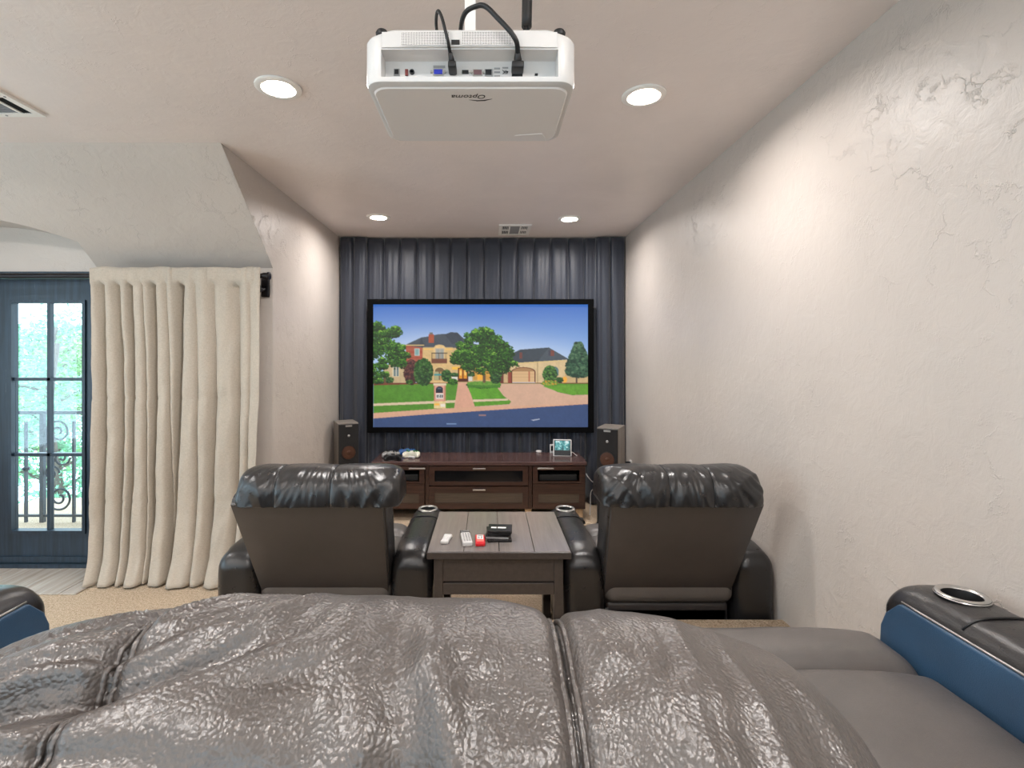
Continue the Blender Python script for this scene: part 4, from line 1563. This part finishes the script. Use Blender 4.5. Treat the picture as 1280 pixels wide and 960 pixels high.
body = loft([(PW - .008, .010, PL - .006, .028, 0), (PW - .002, .003, PL - .001, .032, .003), (PW, 0, PL, .034, .010), (PW, 0, PL, .034, .088), (PW - .003, .002, PL - .004, .034, .094),
             (PW - .03, .016, PL - .03, .03, PH)]).build('body', M['white'], prj, True, 28)
c_ = MB().box(-.174, .172, -.05, .04, .011, .064).build('cutter', None, prj)
cut(body, c_)
for pg in body.data.polygons: pg.use_smooth = True
body.data.set_sharp_from_angle(angle=math.radians(28))
# glossy lid panel on the underside
loft([(PW - .014, .020, PL - .012, .03, -.0025), (PW - .011, .017, PL - .009, .03, .0005)]).build('lid', M['white_gloss'], prj, True, 28)
# lid opening flap at the front right
MB().prism([(.10, .235), (.165, .225), (.18, .262), (.105, .268)], -.0034, -.0025).build('lens_flap', M['white_gloss'], prj)
# vented strip above the recess
t = NT('vent_dots')
v = t.coord((1, 1, 1))
sp3 = t.n('ShaderNodeSeparateXYZ'); t.l(v, sp3.inputs[0])
u_ = t.math('MULTIPLY', sp3.outputs[0], 2 * PI / .0062); w_ = t.math('MULTIPLY', sp3.outputs[2], 2 * PI / .0062)
dots = t.math('MULTIPLY', t.math('SINE', t.math('ADD', u_, w_)), t.math('SINE', t.math('SUBTRACT', u_, w_)))
hole = t.math('GREATER_THAN', dots, .22)
t.l(t.ramp(hole, [(0, lin((226, 224, 222))), (1, lin((70, 70, 70)))]), t.b.inputs['Base Color'])
t.set(Roughness=.35)
t.l(t.bump(t.math('SUBTRACT', 1.0, hole), .6, .002), t.b.inputs['Normal'])
gr = MB()
P = []
for k_ in range(2):
    z = .067 + .03 * k_
    P.append([(-.172 + .342 * i / 24, -.002 - .004 * (1 - (i / 12 - 1) ** 2), z) for i in range(25)])
gr.grid(P)
gr.grid([P[1], [(p[0], .012, .097) for p in P[1]]]); gr.grid([P[0], [(p[0], .012, .067) for p in P[0]]])
vg = gr.build('vent_grille', M['white'], prj)
for (a, b_) in ((-.134, -.04), (-.016, .082)):
    P2 = []
    for k_ in range(2):
        z = .069 + .026 * k_
        P2.append([(a + (b_ - a) * i / 16, -.0035 - .004 * (1 - ((a + (b_ - a) * i / 16) / .171) ** 2), z) for i in range(17)])
    MB().grid(P2).build('vent_holes', t.m, vg)
MB().box(-.036, -.020, -.0085, -.004, .070, .078).build('sensor_window', M['dark'], prj)
# port plate
yp = .0398


def port(name, x, z, w2, h2, m, d=.004, shell=None):
    if shell:
        MB().box(x - w2 - .002, x + w2 + .002, yp - d * .6, yp, z - h2 - .002, z + h2 + .002).build(name + '_shell', shell, prj)
    return MB().box(x - w2, x + w2, yp - d, yp, z - h2, z + h2).build(name, m, prj)


zp = .041
port('usb_port', -.150, zp, .004, .0045, M['ink'], shell=M['grey'])
port('service_port', -.130, zp - .001, .003, .006, M['brick_red'])
MB().lathe([(.005, 0), (.005, .004), (.0025, .004), (.0025, 0)], (-.119, yp, zp), 14, 'y').build('audio_jack', M['ink'], prj)
port('video_port', -.066, zp, .0085, .0045, M['port_blue'], shell=M['ring'])
for s in (-1, 1):
    MB().lathe([(.0025, 0), (.0025, .005), (0, .005)], (-.066 + s * .0135, yp, zp), 8, 'y').build('port_screw', M['ring'], prj)
port('hdmi_port', -.011, zp, .0065, .003, M['ink'])
port('serial_port', .014, zp - .001, .008, .0045, plain('port_maroon', (110, 80, 84), .4), shell=M['ring'])
for s in (-1, 1):
    MB().lathe([(.0025, 0), (.0025, .005), (0, .005)], (.014 + s * .013, yp, zp - .001), 8, 'y').build('port_screw', M['ring'], prj)
port('network_port', .036, zp - .001, .006, .005, M['ink'], shell=M['grey'])
port('power_inlet', .094, zp - .001, .011, .007, M['ink'], .006)
port('lock_slot', .133, zp - .005, .003, .0015, M['ink'])
port('label_strip', -.064, zp + .0115, .012, .0025, M['grey'], .0008)
for k_ in range(3):
    port('label_strip', .0535, zp + .008 - .0075 * k_, .006, .0016, M['grey'], .0008)
port('label_strip', .070, zp + .0095, .006, .0014, M['grey'], .0008)
up_txt = Matrix(((-1, 0, 0, .070), (0, 0, -1, yp - .001), (0, -1, 0, zp + .001), (0, 0, 0, 1)))
text_mesh('lettering', '4K', .011, M['ink'], prj, up_txt)
# name on the lid: reads upside down from here
lid_txt = Matrix(((-1, 0, 0, -.004), (0, 1, 0, .050), (0, 0, -1, -.0026), (0, 0, 0, 1)))
text_mesh('lettering', 'Optoma', .021, M['ink'], prj, lid_txt, shear=.25, extrude=.0004)
MB().prism([(-.004, .063), (.012, .0655), (.026, .064), (.044, .059), (.028, .0675), (.012, .0685)], -.0031, -.0025).build('logo_swoosh', M['ink'], prj)
for (x, y) in ((-.178, .030), (.178, .030)):
    MB().lathe([(.006, -.012), (.006, .004), (.012, .006), (.013, .012), (.010, .017), (0, .018)], (x, y, PH - .010), 16).build('foot', M['rubber'], prj, True, 40)
# mount: bracket, pole and ceiling flange
mt = MB()
mt.box(-.015, .008, .10, .125, PH - .002, ZC - 2.033 - .02); mt.build('mount_pole', M['white_matte'], prj)
MB().box(-.07, .06, .05, .20, PH - .001, PH + .01).build('mount_bracket', M['white_matte'], prj)
MB().box(-.07, .062, .05, .175, ZC - 2.033 - .02, ZC - 2.033 - .0005).build('ceiling_plate', M['white_matte'], prj)
sl = MB()
for r_ in range(2):
    for c2 in range(3):
        sl.box(-.013 + c2 * .007, -.009 + c2 * .007, .0995, .1, PH + .014 + r_ * .007, PH + .018 + r_ * .007)
sl.build('bracket_slots', M['ink'], prj)


def cable(label, pts, r, plug):
    t_ = thing('cable', label, 'cable', (-.035, 1.0, 2.033), 0)
    MB().tube(smooth_path(pts, 8), r, 10).build('cord', M['rubber'], t_, True)
    plug(t_)
    return t_


def plug_hdmi(t_):
    MB().rbox(-.044, -.028, yp - .034, yp - .001, zp - .007, zp + .006, .003, 2).build('plug', M['rubber'], t_, True)
    MB().tube([(-.0365, yp - .024, zp + .004), (-.0375, yp - .029, zp + .011), (-.0393, .003, zp + .019)], [.007, .0055, .004], 10).build('strain_relief', M['rubber'], t_, True)


def plug_power(t_):
    MB().rbox(.082, .106, yp - .034, yp - .0065, zp - .008, zp + .006, .003, 2).build('plug', M['rubber'], t_, True)
    MB().tube([(.094, yp - .02, zp + .004), (.094, yp - .026, zp + .012), (.093, .003, zp + .019)], [.009, .008, .0055], 10).build('strain_relief', M['rubber'], t_, True)


cable('thin black video cable looping over the projector to its middle port', [(-.068, .08, .12), (-.069, .03, .128), (-.066, .006, .136), (-.061, -.006, .135), (-.054, -.012, .118), (-.047, -.018, .09), (-.042, -.013, .071), (-.0395, .003, .060)], .0032, plug_hdmi)
cable('thick black power cable arching over the projector to its right socket', [(-.022, .09, .118), (-.020, .04, .132), (-.010, .01, .142), (.010, -.004, .145), (.030, -.012, .140), (.055, -.018, .112), (.078, -.020, .086), (.090, -.014, .070), (.093, .003, .060)], .0048, plug_power)
t = thing('cable', 'black sleeved cable bundle dropping from ceiling behind the projector', 'cable', (.083, 1.10, 2.13))
MB().tube(smooth_path([(0, 0, .57), (.003, 0, .3), (0, 0, .075)], 6), .011, 12).build('sleeve', M['rubber'], t, True)
MB().tube(smooth_path([(-.003, 0, .08), (-.008, -.008, .045), (-.014, -.02, .015)], 5), .0035, 8).build('cord', M['rubber'], t, True)
MB().tube(smooth_path([(.004, 0, .08), (.002, -.008, .045), (-.001, -.02, .015)], 5), .003, 8).build('cord', M['rubber'], t, True)

# ------------------------------------------------------------------ loose cords on the floor by the right speaker
rnd = random.Random(3)
for (lb, m, c0, n, spread) in (('pale coiled extension cord heaped on carpet between console and right speaker', M['warm_floor'], (.84, 4.38), 46, .085),
                               ('black cord tangled on carpet beside the right speaker', M['rubber'], (.80, 4.52), 30, .07)):
    pts = []
    for i in range(n):
        a = i * .9
        pts.append((c0[0] + spread * math.cos(a) * (.5 + .5 * rnd.random()), c0[1] + spread * math.sin(a) * (.5 + .5 * rnd.random()), .012 + .05 * rnd.random() * (i / n)))
    o = MB().tube(smooth_path(pts, 4), .006, 6).build('extension_cord', m, None, True)
    tag(o, lb, 'cord')
o = MB().tube(smooth_path([(.91, 4.75, .40), (.92, 4.70, .38), (.955, 4.72, .34), (.99, 4.74, .31), (.985, 4.74, .27), (.96, 4.78, .22), (.96, 4.8, .1), (.95, 4.78, .008)], 6), .004, 6).build('power_cord', M['white'], None, True)
tag(o, 'thin white power cord dangling from the console beside the right speaker', 'cord')
# plugs on the side walls behind the speakers
t = thing('wall_plug', 'black plug in the right wall behind the right speaker', 'plug', (XR, 4.98, .42))
MB().rbox(-.008, 0, -.035, .035, -.06, .06, .003, 1).build('outlet_plate', M['white_matte'], t)
MB().rbox(-.05, -.008, -.02, .02, -.03, .045, .006, 2).build('plug', M['rubber'], t, True)
MB().tube(smooth_path([(-.04, 0, -.02), (-.05, 0, -.1), (-.04, 0, -.25), (-.03, 0, -.41)], 6), .004, 6).build('cord', M['rubber'], t, True)
